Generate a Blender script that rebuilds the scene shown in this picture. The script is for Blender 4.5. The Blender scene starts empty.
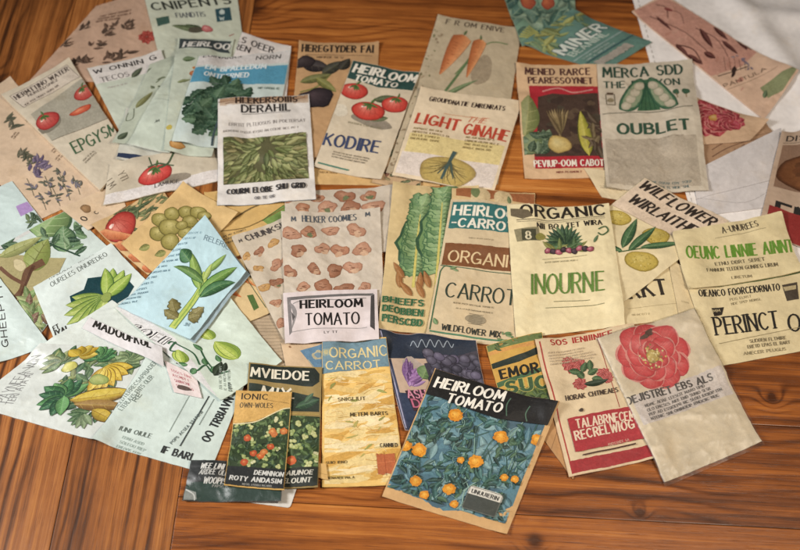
import bpy, bmesh, math, random
import numpy as np
from mathutils import Matrix, Vector
from mathutils.geometry import tessellate_polygon

R = math.radians
scene = bpy.context.scene
col = scene.collection

# ------------------------------------------------------------------ camera
PW, PH, FPX = 800.0, 550.0, 1150.0
PITCH, ROLL, CAMH = R(58), R(3), 1.32
cam_loc = Vector((0, -CAMH / math.tan(PITCH), CAMH))
cam_rot = Matrix.Rotation(R(90) - PITCH, 3, 'X') @ Matrix.Rotation(ROLL, 3, 'Z')

def at(px, py, z=0.0):
    """point of the table (raised by z) that the photograph shows at px, py"""
    d = cam_rot @ Vector(((px - PW / 2) / FPX, -(py - PH / 2) / FPX, -1))
    t = (z - cam_loc.z) / d.z
    p = cam_loc + d * t
    return (p.x, p.y)

cd = bpy.data.cameras.new("camera"); cam = bpy.data.objects.new("camera", cd); col.objects.link(cam)
cam.location = cam_loc; cam.rotation_euler = cam_rot.to_euler()
cd.sensor_width = 36; cd.lens = 36 * FPX / PW; cd.clip_start = .01; cd.clip_end = 50
scene.camera = cam
fx, fy = at(470, 375)
cd.dof.use_dof = True
cd.dof.focus_distance = (Vector((fx, fy, 0)) - cam_loc).dot(cam_rot @ Vector((0, 0, -1)))
cd.dof.aperture_fstop = 3.4

# ------------------------------------------------------------------ noise
def pn(x, y, seed=0):
    """2-D gradient noise on arrays, about -0.7 .. 0.7"""
    x = np.asarray(x, float); y = np.asarray(y, float)
    xi = np.floor(x).astype(np.int64); yi = np.floor(y).astype(np.int64)
    xf, yf = x - xi, y - yi
    def g(ix, iy, dx, dy):
        h = (ix * 374761393 + iy * 668265263 + seed * 974634721) & 0xffffffff
        h = ((h ^ (h >> 13)) * 1274126177) & 0xffffffff
        a = (h ^ (h >> 16)) % 6283 / 1000.0
        return np.cos(a) * dx + np.sin(a) * dy
    sx = xf * xf * xf * (xf * (xf * 6 - 15) + 10); sy = yf * yf * yf * (yf * (yf * 6 - 15) + 10)
    a = g(xi, yi, xf, yf); b = g(xi + 1, yi, xf - 1, yf)
    c = g(xi, yi + 1, xf, yf - 1); d = g(xi + 1, yi + 1, xf - 1, yf - 1)
    return (a + (b - a) * sx) + ((c + (d - c) * sx) - (a + (b - a) * sx)) * sy

# ------------------------------------------------------------------ materials
def new_mat(name):
    m = bpy.data.materials.new(name); m.use_nodes = True
    nt = m.node_tree; nt.nodes.clear()
    out = nt.nodes.new('ShaderNodeOutputMaterial')
    def N(t, **kw):
        n = nt.nodes.new(t)
        for k, v in kw.items():
            if k in n.inputs: n.inputs[k].default_value = v
            else: setattr(n, k, v)
        return n
    return m, nt, N, nt.links.new, out

def math_node(N, L, op, a, b=None, c=None):
    n = N('ShaderNodeMath', operation=op)
    for i, v in enumerate((a, b, c)):
        if v is None: continue
        if isinstance(v, (int, float)): n.inputs[i].default_value = v
        else: L(v, n.inputs[i])
    return n.outputs[0]

def paper_mat(name, rough=.6, spec=.3, mottle=.16, bump=.12, coat=0., fleck=.0, crumple=.22, paint=0.):
    m, nt, N, L, out = new_mat(name)
    at_ = N('ShaderNodeAttribute', attribute_name='Col')
    geo = N('ShaderNodeNewGeometry')
    oi = N('ShaderNodeObjectInfo')
    # blotches, fibre and dust over whatever is printed
    n1 = N('ShaderNodeTexNoise', Scale=38., Detail=5., Roughness=.62); L(geo.outputs['Position'], n1.inputs['Vector'])
    n2 = N('ShaderNodeTexNoise', Scale=420., Detail=4., Roughness=.7); L(geo.outputs['Position'], n2.inputs['Vector'])
    n3 = N('ShaderNodeTexNoise', Scale=1500., Detail=2.); L(geo.outputs['Position'], n3.inputs['Vector'])
    f1 = math_node(N, L, 'MULTIPLY_ADD', n1.outputs[0], mottle * 1.7, 1 - mottle * .85)
    f2 = math_node(N, L, 'MULTIPLY_ADD', n2.outputs[0], mottle * 1.5, 1 - mottle * .75)
    f = math_node(N, L, 'MULTIPLY', f1, f2)
    if paint:      # uneven, watery ink
        n7 = N('ShaderNodeTexNoise', Scale=170., Detail=4., Roughness=.6, Distortion=1.6); L(geo.outputs['Position'], n7.inputs['Vector'])
        f = math_node(N, L, 'MULTIPLY', f, math_node(N, L, 'MULTIPLY_ADD', n7.outputs[0], paint, 1 - paint * .5))
    mul = N('ShaderNodeVectorMath', operation='SCALE'); L(at_.outputs['Color'], mul.inputs[0]); L(f, mul.inputs['Scale'])
    # small yellowed stains
    n4 = N('ShaderNodeTexNoise', Scale=16., Detail=7., Roughness=.7); L(geo.outputs['Position'], n4.inputs['Vector'])
    r4 = N('ShaderNodeMapRange'); L(n4.outputs[0], r4.inputs[0]); r4.inputs[1].default_value = .55; r4.inputs[2].default_value = .78
    r4.inputs[4].default_value = .38
    st = N('ShaderNodeMix', data_type='RGBA', blend_type='MULTIPLY'); L(r4.outputs[0], st.inputs[0]); L(mul.outputs[0], st.inputs[6]); st.inputs[7].default_value = (.86, .72, .5, 1)
    colour = st.outputs[2]
    if fleck:
        r5 = N('ShaderNodeMapRange'); L(n2.outputs[0], r5.inputs[0]); r5.inputs[1].default_value = .62; r5.inputs[2].default_value = .70; r5.inputs[4].default_value = fleck
        fl = N('ShaderNodeMix', data_type='RGBA'); L(r5.outputs[0], fl.inputs[0]); L(colour, fl.inputs[6]); fl.inputs[7].default_value = (.55, .47, .36, 1)
        colour = fl.outputs[2]
    b = N('ShaderNodeBsdfPrincipled'); L(colour, b.inputs['Base Color'])
    b.inputs['Specular IOR Level'].default_value = spec
    rr = math_node(N, L, 'MULTIPLY_ADD', n1.outputs[0], .25, rough - .12); L(rr, b.inputs['Roughness'])
    b.inputs['Coat Weight'].default_value = coat; b.inputs['Coat Roughness'].default_value = .22
    hs = math_node(N, L, 'MULTIPLY_ADD', n3.outputs[0], .35, n2.outputs[0])
    n6 = N('ShaderNodeTexNoise', Scale=75., Detail=3., Roughness=.5, Distortion=.6); L(geo.outputs['Position'], n6.inputs['Vector'])
    b6 = N('ShaderNodeBump', Strength=crumple, Distance=.004); L(n6.outputs[0], b6.inputs['Height'])
    bp = N('ShaderNodeBump', Strength=bump, Distance=.0006); L(hs, bp.inputs['Height']); L(b6.outputs[0], bp.inputs['Normal']); L(bp.outputs[0], b.inputs['Normal'])
    L(b.outputs[0], out.inputs[0])
    return m

def film_mat():
    m, nt, N, L, out = new_mat('clear_plastic_film')
    tr = N('ShaderNodeBsdfTransparent'); tr.inputs[0].default_value = (.97, .97, .95, 1)
    gl = N('ShaderNodeBsdfGlossy', Roughness=.42); gl.inputs[0].default_value = (.9, .9, .9, 1)
    df = N('ShaderNodeBsdfDiffuse'); df.inputs[0].default_value = (.8, .76, .7, 1)
    geo = N('ShaderNodeNewGeometry'); n = N('ShaderNodeTexNoise', Scale=60., Detail=5.); L(geo.outputs['Position'], n.inputs['Vector'])
    bp = N('ShaderNodeBump', Strength=.12, Distance=.002); L(n.outputs[0], bp.inputs['Height']); L(bp.outputs[0], gl.inputs['Normal'])
    lw = N('ShaderNodeLayerWeight', Blend=.35); L(bp.outputs[0], lw.inputs['Normal'])
    f = math_node(N, L, 'MULTIPLY_ADD', lw.outputs["Fresnel"], .45, .015)
    m1 = N('ShaderNodeMixShader'); L(f, m1.inputs[0]); L(tr.outputs[0], m1.inputs[1]); L(gl.outputs[0], m1.inputs[2])
    m2 = N('ShaderNodeMixShader', Fac=.04); L(m1.outputs[0], m2.inputs[1]); L(df.outputs[0], m2.inputs[2])
    L(m2.outputs[0], out.inputs[0])
    return m

MAT = dict(matte=paper_mat('uncoated_paper', .62, .25, .17, .22, 0, .12),
           ink=paper_mat('printing_ink', .58, .3, .20, .15, 0, .06, paint=.75),
           gloss=paper_mat('coated_paper', .42, .4, .09, .06, .12),
           glossink=paper_mat('glossy_printing_ink', .42, .4, .13, .06, .12, .08, paint=.6),
           cloth=paper_mat('white_cotton', .8, .15, .04, .25, crumple=.05), film=film_mat())

# ------------------------------------------------------------------ pile: a height map the packets drape over
X0, X1, Y0, Y1, CELL = -.85, .85, -.62, .85, .002
NX, NY = int((X1 - X0) / CELL), int((Y1 - Y0) / CELL)
PILE = np.zeros((NY, NX))

def sample(A, x, y, ox=0, oy=0):
    fx = np.clip((x - X0) / CELL - .5 - ox, 0, A.shape[1] - 1.001); fy = np.clip((y - Y0) / CELL - .5 - oy, 0, A.shape[0] - 1.001)
    i = fx.astype(int); j = fy.astype(int); a = fx - i; b = fy - j
    return (A[j, i] * (1 - a) + A[j, i + 1] * a) * (1 - b) + (A[j + 1, i] * (1 - a) + A[j + 1, i + 1] * a) * b

def maxf(A, r):
    for ax in (0, 1):
        B = A.copy()
        for s in range(1, r + 1):
            for sg in (s, -s):
                S = np.roll(A, sg, ax)
                if ax == 0: S[(slice(0, s) if sg > 0 else slice(-s, None)), :] = -1
                else: S[:, (slice(0, s) if sg > 0 else slice(-s, None))] = -1
                B = np.maximum(B, S)
        A = B
    return A

def blur(A, M, r):
    k = np.exp(-(np.arange(-r, r + 1) / (r * .55)) ** 2); k /= k.sum()
    def c(T):
        for ax in (0, 1):
            P = np.pad(T, [(r, r) if a == ax else (0, 0) for a in (0, 1)])
            T = sum(k[i] * np.take(P, np.arange(i, i + T.shape[ax]), ax) for i in range(2 * r + 1))
        return T
    w = c(M)
    return c(A * M) / np.maximum(w, 1e-6)

def lin(c):
    c = np.clip(np.asarray(c, float), 0, 1)
    return np.where(c < .04045, c / 12.92, ((c + .055) / 1.055) ** 2.4)

def rgb(c):
    if isinstance(c, str):
        c = c.lstrip('#'); return tuple(int(c[i:i + 2], 16) / 255 for i in (0, 2, 4))
    return tuple(c)

def mixc(a, b, t):
    a, b = rgb(a), rgb(b)
    return tuple(a[i] + (b[i] - a[i]) * t for i in range(3))

def tone(C):
    """old printing inks: a little greyer and deeper than fresh colour"""
    g = C.mean(1, keepdims=True); return (C * .94 + g * .06) * .97

def mesh_obj(name, V, F, C, mat, parent, loc, smooth=False):
    me = bpy.data.meshes.new(name)
    me.from_pydata([], [], [])
    nv = len(V); me.vertices.add(nv); me.vertices.foreach_set('co', (np.asarray(V) - np.asarray(loc)).astype(np.float32).ravel())
    lens = [len(f) for f in F]; tot = sum(lens)
    me.loops.add(tot); me.polygons.add(len(F))
    me.loops.foreach_set('vertex_index', np.fromiter((i for f in F for i in f), np.int32, tot))
    st = np.zeros(len(F), np.int32); st[1:] = np.cumsum(lens)[:-1]
    me.polygons.foreach_set('loop_start', st)
    me.update(calc_edges=True)
    if smooth: me.polygons.foreach_set('use_smooth', np.ones(len(F), bool))
    if C is not None:
        a = me.color_attributes.new('Col', 'FLOAT_COLOR', 'POINT')
        c4 = np.ones((nv, 4), np.float32); c4[:, :3] = lin(C); a.data.foreach_set('color', c4.ravel())
    me.validate()
    me.materials.append(mat)
    o = bpy.data.objects.new(name, me); col.objects.link(o)
    if parent: o.parent = parent
    return o

# ------------------------------------------------------------------ drawn letters
def _arc(cx, cy, rx, ry, a0, a1, n=8):
    return [(cx + rx * math.cos(R(a0 + (a1 - a0) * i / n)), cy + ry * math.sin(R(a0 + (a1 - a0) * i / n))) for i in range(n + 1)]
G = {
 'A': (.72, [[(0, 0), (.36, 1)], [(.36, 1), (.72, 0)], [(.13, .34), (.59, .34)]]),
 'B': (.6, [[(0, 0), (0, 1)], [(0, 1), (.3, 1)] + _arc(.3, .76, .24, .24, 90, -90, 6) + [(0, .52)], [(.02, .52), (.32, .52)] + _arc(.32, .26, .28, .26, 90, -90, 6) + [(0, 0)]]),
 'C': (.66, [_arc(.36, .5, .36, .5, 48, 312, 12)]),
 'D': (.66, [[(0, 0), (0, 1)], [(0, 1), (.24, 1)] + _arc(.24, .5, .42, .5, 90, -90, 8) + [(0, 0)]]),
 'E': (.52, [[(0, 0), (0, 1)], [(0, 1), (.52, 1)], [(0, .52), (.44, .52)], [(0, 0), (.52, 0)]]),
 'F': (.5, [[(0, 0), (0, 1)], [(0, 1), (.5, 1)], [(0, .5), (.42, .5)]]),
 'G': (.7, [_arc(.36, .5, .36, .5, 48, 330, 12), [(.4, .42), (.7, .42), (.7, .1)]]),
 'H': (.62, [[(0, 0), (0, 1)], [(.62, 0), (.62, 1)], [(0, .5), (.62, .5)]]),
 'I': (.06, [[(.03, 0), (.03, 1)]]),
 'J': (.45, [[(.45, 1), (.45, .25)] + _arc(.23, .25, .22, .25, 0, -170, 6)]),
 'K': (.62, [[(0, 0), (0, 1)], [(.58, 1), (.03, .42)], [(.2, .58), (.62, 0)]]),
 'L': (.48, [[(0, 1), (0, 0)], [(0, 0), (.48, 0)]]),
 'M': (.82, [[(0, 0), (.08, 1)], [(.08, 1), (.41, .25)], [(.41, .25), (.74, 1)], [(.74, 1), (.82, 0)]]),
 'N': (.64, [[(0, 0), (0, 1)], [(0, 1), (.64, 0)], [(.64, 0), (.64, 1)]]),
 'O': (.74, [_arc(.37, .5, .37, .5, 90, 450, 16)]),
 'P': (.56, [[(0, 0), (0, 1)], [(0, 1), (.28, 1)] + _arc(.28, .73, .28, .27, 90, -90, 6) + [(0, .46)]]),
 'Q': (.74, [_arc(.37, .5, .37, .5, 90, 450, 16), [(.45, .22), (.76, -.08)]]),
 'R': (.6, [[(0, 0), (0, 1)], [(0, 1), (.3, 1)] + _arc(.3, .75, .27, .25, 90, -90, 6) + [(0, .5)], [(.26, .5), (.6, 0)]]),
 'S': (.56, [_arc(.29, .75, .26, .25, 40, 270, 8) + _arc(.28, .25, .28, .25, 90, -140, 8)]),
 'T': (.62, [[(0, 1), (.62, 1)], [(.31, 1), (.31, 0)]]),
 'U': (.64, [[(0, 1), (0, .3)] + _arc(.32, .3, .32, .3, 180, 360, 8) + [(.64, 1)]]),
 'V': (.68, [[(0, 1), (.34, 0)], [(.34, 0), (.68, 1)]]),
 'W': (.95, [[(0, 1), (.22, 0)], [(.22, 0), (.475, .8)], [(.475, .8), (.73, 0)], [(.73, 0), (.95, 1)]]),
 'X': (.62, [[(0, 0), (.62, 1)], [(0, 1), (.62, 0)]]),
 'Y': (.64, [[(0, 1), (.32, .48)], [(.64, 1), (.32, .48)], [(.32, .48), (.32, 0)]]),
 'Z': (.58, [[(0, 1), (.58, 1)], [(.58, 1), (0, 0)], [(0, 0), (.58, 0)]]),
 '0': (.6, [_arc(.3, .5, .3, .5, 90, 450, 14)]), '1': (.2, [[(0, .8), (.14, 1)], [(.14, 1), (.14, 0)]]),
 '3': (.52, [_arc(.24, .75, .25, .25, 150, -90, 7), _arc(.24, .25, .28, .26, 90, -150, 7)]),
 '8': (.56, [_arc(.28, .75, .23, .25, 90, 450, 12), _arc(.28, .25, .28, .26, 90, 450, 12)]),
 '2': (.54, [_arc(.27, .72, .26, .28, 160, -30, 7) + [(0, 0)], [(0, 0), (.54, 0)]]),
 '4': (.6, [[(.45, 0), (.45, 1)], [(.45, 1), (0, .3)], [(0, .3), (.6, .3)]]),
 '-': (.34, [[(0, .48), (.34, .48)]]), '.': (.08, [[(.0, .05), (.1, .05)]]), ',': (.08, [[(.08, .08), (0, -.15)]]),
 "'": (.05, [[(.03, 1), (.0, .72)]]), ' ': (.34, []),
}

# ------------------------------------------------------------------ printing on a packet
class Art:
    """flat printed shapes collected as convex faces (mm on the packet) and then laid on its surface"""
    def __init__(s, pk, name, mat, label=None):
        s.pk, s.name, s.mat, s.label = pk, name, mat, label
        s.f = []; s.n = 0; s.cl = None; s.rng = random.Random(len(name) * 131 + int(pk.W * 1000) + len(pk.parts) * 17)
    def p(s, u, v): return (u / 100 * s.pk.W, v / 100 * s.pk.H)
    def L(s, a): return a / 100 * s.pk.W
    def face(s, pts, cs):
        if isinstance(cs, str) or (len(cs) == 3 and isinstance(cs[0], (int, float))): cs = [rgb(cs)] * len(pts)
        s.f.append((s.n, [(x, y, *rgb(c)) for (x, y), c in zip(pts, cs)], s.cl))
    def clip(s, u0, v0, u1, v1):
        s.cl = (*s.p(u0, v0), *s.p(u1, v1)); return s
    def rect(s, u0, v0, u1, v1, c, c2=None, wob=0.):
        """filled rectangle; c2 fades in downwards; wob: worn edge in % of the width"""
        s.n += 1
        n = max(1, int((u1 - u0) / 3)) if wob else 1
        top = []; bot = []
        for i in range(n + 1):
            t = i / n
            top.append(s.p(u0 + (u1 - u0) * t, v0 + s.rng.uniform(-wob, wob) * .5)); bot.append(s.p(u0 + (u1 - u0) * t, v1 + s.rng.uniform(-wob, wob) * .5))
        for i in range(n):
            s.face([top[i], top[i + 1], bot[i + 1], bot[i]], [c, c, c2 or c, c2 or c])
        return s
    def frame(s, u0, v0, u1, v1, w, c):
        for q in ([(u0, v0), (u1, v0)], [(u1, v0), (u1, v1)], [(u1, v1), (u0, v1)], [(u0, v1), (u0, v0)]): s.stroke(q, w, c)
        return s
    def poly(s, uv, c, mm=False, colfn=None):
        s.n += 1
        P = uv if mm else [s.p(*q) for q in uv]
        for t in tessellate_polygon([[Vector((x, y, 0)) for x, y in P]]):
            pts = [P[i] for i in t]
            s.face(pts, [colfn(*q) for q in pts] if colfn else [c] * 3)
        return s
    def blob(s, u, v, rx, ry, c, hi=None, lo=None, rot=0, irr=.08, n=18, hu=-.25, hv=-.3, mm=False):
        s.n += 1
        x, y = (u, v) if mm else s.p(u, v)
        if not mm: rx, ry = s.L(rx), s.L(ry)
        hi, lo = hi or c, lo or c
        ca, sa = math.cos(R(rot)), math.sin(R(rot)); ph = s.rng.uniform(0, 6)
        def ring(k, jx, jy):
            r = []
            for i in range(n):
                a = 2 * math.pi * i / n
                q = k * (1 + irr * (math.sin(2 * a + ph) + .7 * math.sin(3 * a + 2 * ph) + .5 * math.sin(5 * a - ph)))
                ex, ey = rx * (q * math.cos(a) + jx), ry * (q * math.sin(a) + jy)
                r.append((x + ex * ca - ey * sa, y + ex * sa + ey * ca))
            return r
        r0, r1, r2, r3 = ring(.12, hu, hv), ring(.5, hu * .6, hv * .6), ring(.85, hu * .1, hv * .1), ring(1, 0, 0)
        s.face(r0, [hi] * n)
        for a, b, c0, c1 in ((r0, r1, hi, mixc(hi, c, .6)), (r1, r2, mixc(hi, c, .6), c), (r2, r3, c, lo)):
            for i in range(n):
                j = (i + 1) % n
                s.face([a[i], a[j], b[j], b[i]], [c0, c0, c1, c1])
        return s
    def strip(s, P, ws, cs):
        """ribbon of half widths ws along mm points P"""
        s.n += 1
        n = len(P); Lp = []; Rp = []
        for i in range(n):
            a = P[max(i - 1, 0)]; b = P[min(i + 1, n - 1)]
            dx, dy = b[0] - a[0], b[1] - a[1]; l = math.hypot(dx, dy) or 1e-9
            nx, ny = -dy / l, dx / l; w = ws[i]
            if 0 < i < n - 1:
                d0 = (P[i][0] - a[0], P[i][1] - a[1]); l0 = math.hypot(*d0) or 1e-9
                cosh = abs(d0[0] / l0 * dx / l + d0[1] / l0 * dy / l); w = w / max(cosh, .6)
            Lp.append((P[i][0] + nx * w, P[i][1] + ny * w)); Rp.append((P[i][0] - nx * w, P[i][1] - ny * w))
        for i in range(n - 1):
            s.face([Lp[i], Lp[i + 1], Rp[i + 1], Rp[i]], [cs[i], cs[i + 1], cs[i + 1], cs[i]])
    def curve(s, P, k=5):
        if len(P) < 3: return P
        o = []
        for i in range(len(P) - 1):
            p0, p1, p2, p3 = P[max(i - 1, 0)], P[i], P[i + 1], P[min(i + 2, len(P) - 1)]
            for j in range(k):
                t = j / k
                o.append(tuple(.5 * (2 * p1[d] + (p2[d] - p0[d]) * t + (2 * p0[d] - 5 * p1[d] + 4 * p2[d] - p3[d]) * t * t + (3 * p1[d] - p0[d] - 3 * p2[d] + p3[d]) * t ** 3) for d in (0, 1)))
        return o + [P[-1]]
    def stroke(s, uv, w, c, taper=0., mm=False, smooth=True):
        P = uv if mm else [s.p(*q) for q in uv]
        if smooth: P = s.curve(P)
        w = (w if mm else s.L(w)) / 2
        n = len(P)
        ws = [w * (1 - taper * i / (n - 1)) for i in range(n)]
        s.strip(P, ws, [c] * n); return s
    def leaf(s, u, v, ang, ln, wd, c, bend=0., c2=None, vein=None, edge=None, mm=False, nv=4, wave=0.):
        """a leaf from its base: ang 0 = right, 90 = up"""
        x, y = (u, v) if mm else s.p(u, v)
        if not mm: ln, wd = s.L(ln), s.L(wd)
        if vein: vein = mixc(vein, c, .4)
        c2 = c2 or mixc(c, '#000000', .28); n = 9; a = R(ang); P = [(x, y)]; A = []
        for i in range(n):
            P.append((P[-1][0] + math.cos(a) * ln / n, P[-1][1] - math.sin(a) * ln / n)); A.append(a); a += R(bend) / n
        A.append(a); lp = []; rp = []; ph = s.rng.uniform(0, 6)
        for i in range(n + 1):
            t = i / n; w = wd / 2 * (math.sin(math.pi * t ** .8) ** .85 if 0 < t < 1 else 0) * (1 + wave * math.sin(i * 2.4 + ph)) + wd * .01
            nx, ny = math.sin(A[i]), math.cos(A[i])
            lp.append((P[i][0] - nx * w, P[i][1] - ny * w)); rp.append((P[i][0] + nx * w, P[i][1] + ny * w))
        if edge:
            s.n += 1
            for S in (lp, rp):
                for i in range(n):
                    e = .18
                    o = [(P[k][0] + (S[k][0] - P[k][0]) * (1 + e), P[k][1] + (S[k][1] - P[k][1]) * (1 + e)) for k in (i, i + 1)]
                    s.face([P[i], P[i + 1], o[1], o[0]], edge)
        s.n += 1; lt = mixc(c, '#ffffff', .14)
        for i in range(n):
            s.face([P[i], P[i + 1], lp[i + 1], lp[i]], [lt, lt, c, c]); s.face([P[i], P[i + 1], rp[i + 1], rp[i]], [c, c, c2, c2])
        if vein:
            s.strip(P, [wd * .035 * (1.2 - i / n) for i in range(n + 1)], [vein] * (n + 1))
            for k in range(nv):
                i = 1 + int((k + .5) * (n - 2) / nv)
                for S in (lp, rp):
                    j = min(i + 1, n)
                    s.strip([P[i], (P[i][0] + (S[j][0] - P[i][0]) * .85, P[i][1] + (S[j][1] - P[i][1]) * .85)], [wd * .018, wd * .008], [vein] * 2)
        return s
    def text(s, t, u, v, h, c, w=None, ang=0., wt=.16, serif=False, slant=0., cond=1., jit=.02, gap=.12, arc=0., outline=None, con=.15, align=0.):
        """hand lettering; u, v: baseline start in %, h: cap height and w: width in % of the packet's width"""
        if outline: s.text(t, u, v, h, outline[0], w, ang, wt + outline[1], serif, slant, cond, 0, gap, arc, None, con, align); jit = 0
        t = t.upper(); gs = []; x = 0; gap = gap + .75 * wt
        for ch in t:
            g = G.get(ch, G['I']); gs.append((x, g)); x += (g[0] + gap)
        x -= gap
        H = s.L(h); sx = (s.L(w) / x if w else H * cond)
        if sx < .6 * H: H = sx / .6
        wt *= min(1, .15 + .85 * sx / H)
        ox, oy = s.p(u, v); ca, sa = math.cos(R(ang)), math.sin(R(ang)); tot = x * sx
        off = -align * tot
        def T(gx, gy, j=(0, 0)):
            X = gx * sx + gy * H * slant + off + j[0]; Y = gy * H + j[1]
            if arc: Y += arc * H * (1 - (2 * (gx * sx) / tot - 1) ** 2)
            return (ox + X * ca - Y * sa, oy - (X * sa + Y * ca))
        for gx, (gw, st) in gs:
            jx, jy = s.rng.uniform(-jit, jit) * H, s.rng.uniform(-jit, jit) * H
            for k in st:
                P = [T(gx + a, b, (jx, jy)) for a, b in k]
                ws = []
                for i in range(len(P)):
                    a, b = k[max(i - 1, 0)], k[min(i + 1, len(k) - 1)]
                    dx, dy = abs(b[0] - a[0]), abs(b[1] - a[1]); l = math.hypot(dx, dy) or 1
                    ws.append(H * wt / 2 * (1 - con * 2 * dx / l + con * dy / l))
                for e, o in ((0, 1), (-1, -2)):      # the ends reach half a stroke further
                    dx, dy = P[e][0] - P[o][0], P[e][1] - P[o][1]; l = math.hypot(dx, dy) or 1
                    if k[0] != k[-1] or len(k) < 5: P[e] = (P[e][0] + dx / l * H * wt * .35, P[e][1] + dy / l * H * wt * .35)
                s.strip(P, ws, [c] * len(P))
                if serif:
                    for e, o in ((0, 1), (-1, -2)):
                        a, b = k[e], k[o]
                        if abs(a[1] - b[1]) > .3 and a[1] in (0, 1) :
                            q = .13 * H / sx
                            s.strip([T(gx + a[0] - q, a[1], (jx, jy)), T(gx + a[0] + q, a[1], (jx, jy))], [H * wt * .22] * 2, [c] * 2)
        return s
    def small(s, u, v, w, n, h, c, ang=0., lead=2.0, ragged=.3, wt=.2):
        """lines of print too small to read"""
        ca, sa = math.cos(R(ang)), math.sin(R(ang))
        for i in range(n):
            d = s.L(h * lead * i)
            uu = u + d * sa / s.pk.W * 100; vv = v + d * ca / s.pk.H * 100
            ww = w * (1 - s.rng.uniform(0, ragged)); m = max(3, int(ww / h / .82)); t = ''
            while len(t) < m: t += ''.join(s.rng.choice('AEIOUNRSTLCDEMPINES') for _ in range(s.rng.randint(2, 8))) + ' '
            s.text(t[:m], uu, vv, h, c, w=ww, ang=ang, wt=wt, jit=.04)
        return s
    def speck(s, u0, v0, u1, v1, n, r, cols, irr=.3):
        for _ in range(n):
            k = s.rng.uniform(.5, 1.2) * r
            s.blob(s.rng.uniform(u0, u1), s.rng.uniform(v0, v1), k, k * s.rng.uniform(.6, 1), s.rng.choice(cols), irr=irr, n=9, rot=s.rng.uniform(0, 180))
        return s
    # ---- things a seed packet shows
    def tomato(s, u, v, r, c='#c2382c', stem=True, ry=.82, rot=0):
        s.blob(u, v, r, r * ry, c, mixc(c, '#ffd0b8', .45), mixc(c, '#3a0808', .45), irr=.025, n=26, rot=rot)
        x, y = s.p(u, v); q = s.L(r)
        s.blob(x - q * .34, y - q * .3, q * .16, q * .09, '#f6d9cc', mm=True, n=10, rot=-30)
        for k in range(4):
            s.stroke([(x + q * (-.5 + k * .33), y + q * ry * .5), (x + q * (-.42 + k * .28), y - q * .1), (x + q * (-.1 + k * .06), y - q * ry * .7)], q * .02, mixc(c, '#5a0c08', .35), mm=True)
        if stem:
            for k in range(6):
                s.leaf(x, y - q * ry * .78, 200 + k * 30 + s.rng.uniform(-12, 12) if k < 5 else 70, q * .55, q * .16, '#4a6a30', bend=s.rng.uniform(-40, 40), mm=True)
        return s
    def carrot(s, u, v, ang, ln, wd, c='#d2703c', top=True):
        x, y = s.p(u, v); ln, wd = s.L(ln), s.L(wd); a = R(ang); dx, dy = math.cos(a), -math.sin(a); n = 14
        P = [(x + dx * ln * i / n, y + dy * ln * i / n) for i in range(n + 1)]
        W = [wd / 2 * (min(1, (i / n * 7) ** .5 + .25)) * (1 - (i / n) ** 1.7 * .93) for i in range(n + 1)]
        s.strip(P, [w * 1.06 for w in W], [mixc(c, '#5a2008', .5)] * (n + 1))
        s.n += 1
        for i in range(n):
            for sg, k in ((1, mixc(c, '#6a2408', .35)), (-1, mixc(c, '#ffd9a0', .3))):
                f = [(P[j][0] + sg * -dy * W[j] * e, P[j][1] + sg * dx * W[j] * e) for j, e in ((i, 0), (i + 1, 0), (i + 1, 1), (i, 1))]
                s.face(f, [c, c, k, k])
        for i in range(1, n):
            if s.rng.random() < .9:
                e = s.rng.uniform(-.6, .3); q = P[i]; w = W[i]
                s.stroke([(q[0] - dy * w * e, q[1] + dx * w * e), (q[0] - dy * w * (e + .55), q[1] + dx * w * (e + .55))], wd * .03, mixc(c, '#5a2008', .4), mm=True)
        if top:
            for k in range(5):
                s.leaf(x, y, ang + 180 + s.rng.uniform(-40, 40), ln * .3, wd * .22, '#5d7a3c', mm=True, bend=s.rng.uniform(-30, 30))
        return s
    def flower(s, u, v, r, n, c, centre='#d8b048', rings=1, c2=None, wid=.75, line=None, ang0=0):
        x, y = s.p(u, v); q = s.L(r); c2 = c2 or mixc(c, '#000000', .3)
        for k in range(rings):
            rr = q * (1 - k * .3)
            for i in range(n):
                a = ang0 + 360 * i / n + k * 180 / n + s.rng.uniform(-6, 6)
                s.leaf(x, y, a, rr * s.rng.uniform(.92, 1.05), rr * wid * s.rng.uniform(.85, 1.1), mixc(c, '#ffffff', .06 * k + s.rng.uniform(0, .08)), c2=mixc(c2, c, .3 * k), vein=line, edge=line, mm=True, nv=2, wave=.08)
        s.blob(x, y, q * .2, q * .18, centre, mixc(centre, '#ffffff', .3), mixc(centre, '#3a2000', .4), mm=True)
        return s
    def marigold(s, u, v, r, c='#e39a2c'):
        x, y = s.p(u, v); q = s.L(r)
        for k in range(14):
            a = k * 137.5; d = q * (.62 + .25 * s.rng.random())
            s.blob(x + math.cos(R(a)) * d, y + math.sin(R(a)) * d, q * .36, q * .34, mixc(c, '#b4600f', s.rng.uniform(0, .5)), mm=True, n=9, irr=.15)
        s.blob(x, y, q * .75, q * .72, c, mixc(c, '#ffd977', .5), mixc(c, '#b4600f', .4), mm=True, irr=.06)
        for k in range(10):
            a = s.rng.uniform(0, 6.3); d = q * s.rng.uniform(.1, .6)
            s.stroke([(x + math.cos(a) * d, y + math.sin(a) * d), (x + math.cos(a + .3) * d * 1.3, y + math.sin(a + .3) * d * 1.3)], q * .07, '#b8661a', mm=True)
        return s
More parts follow.
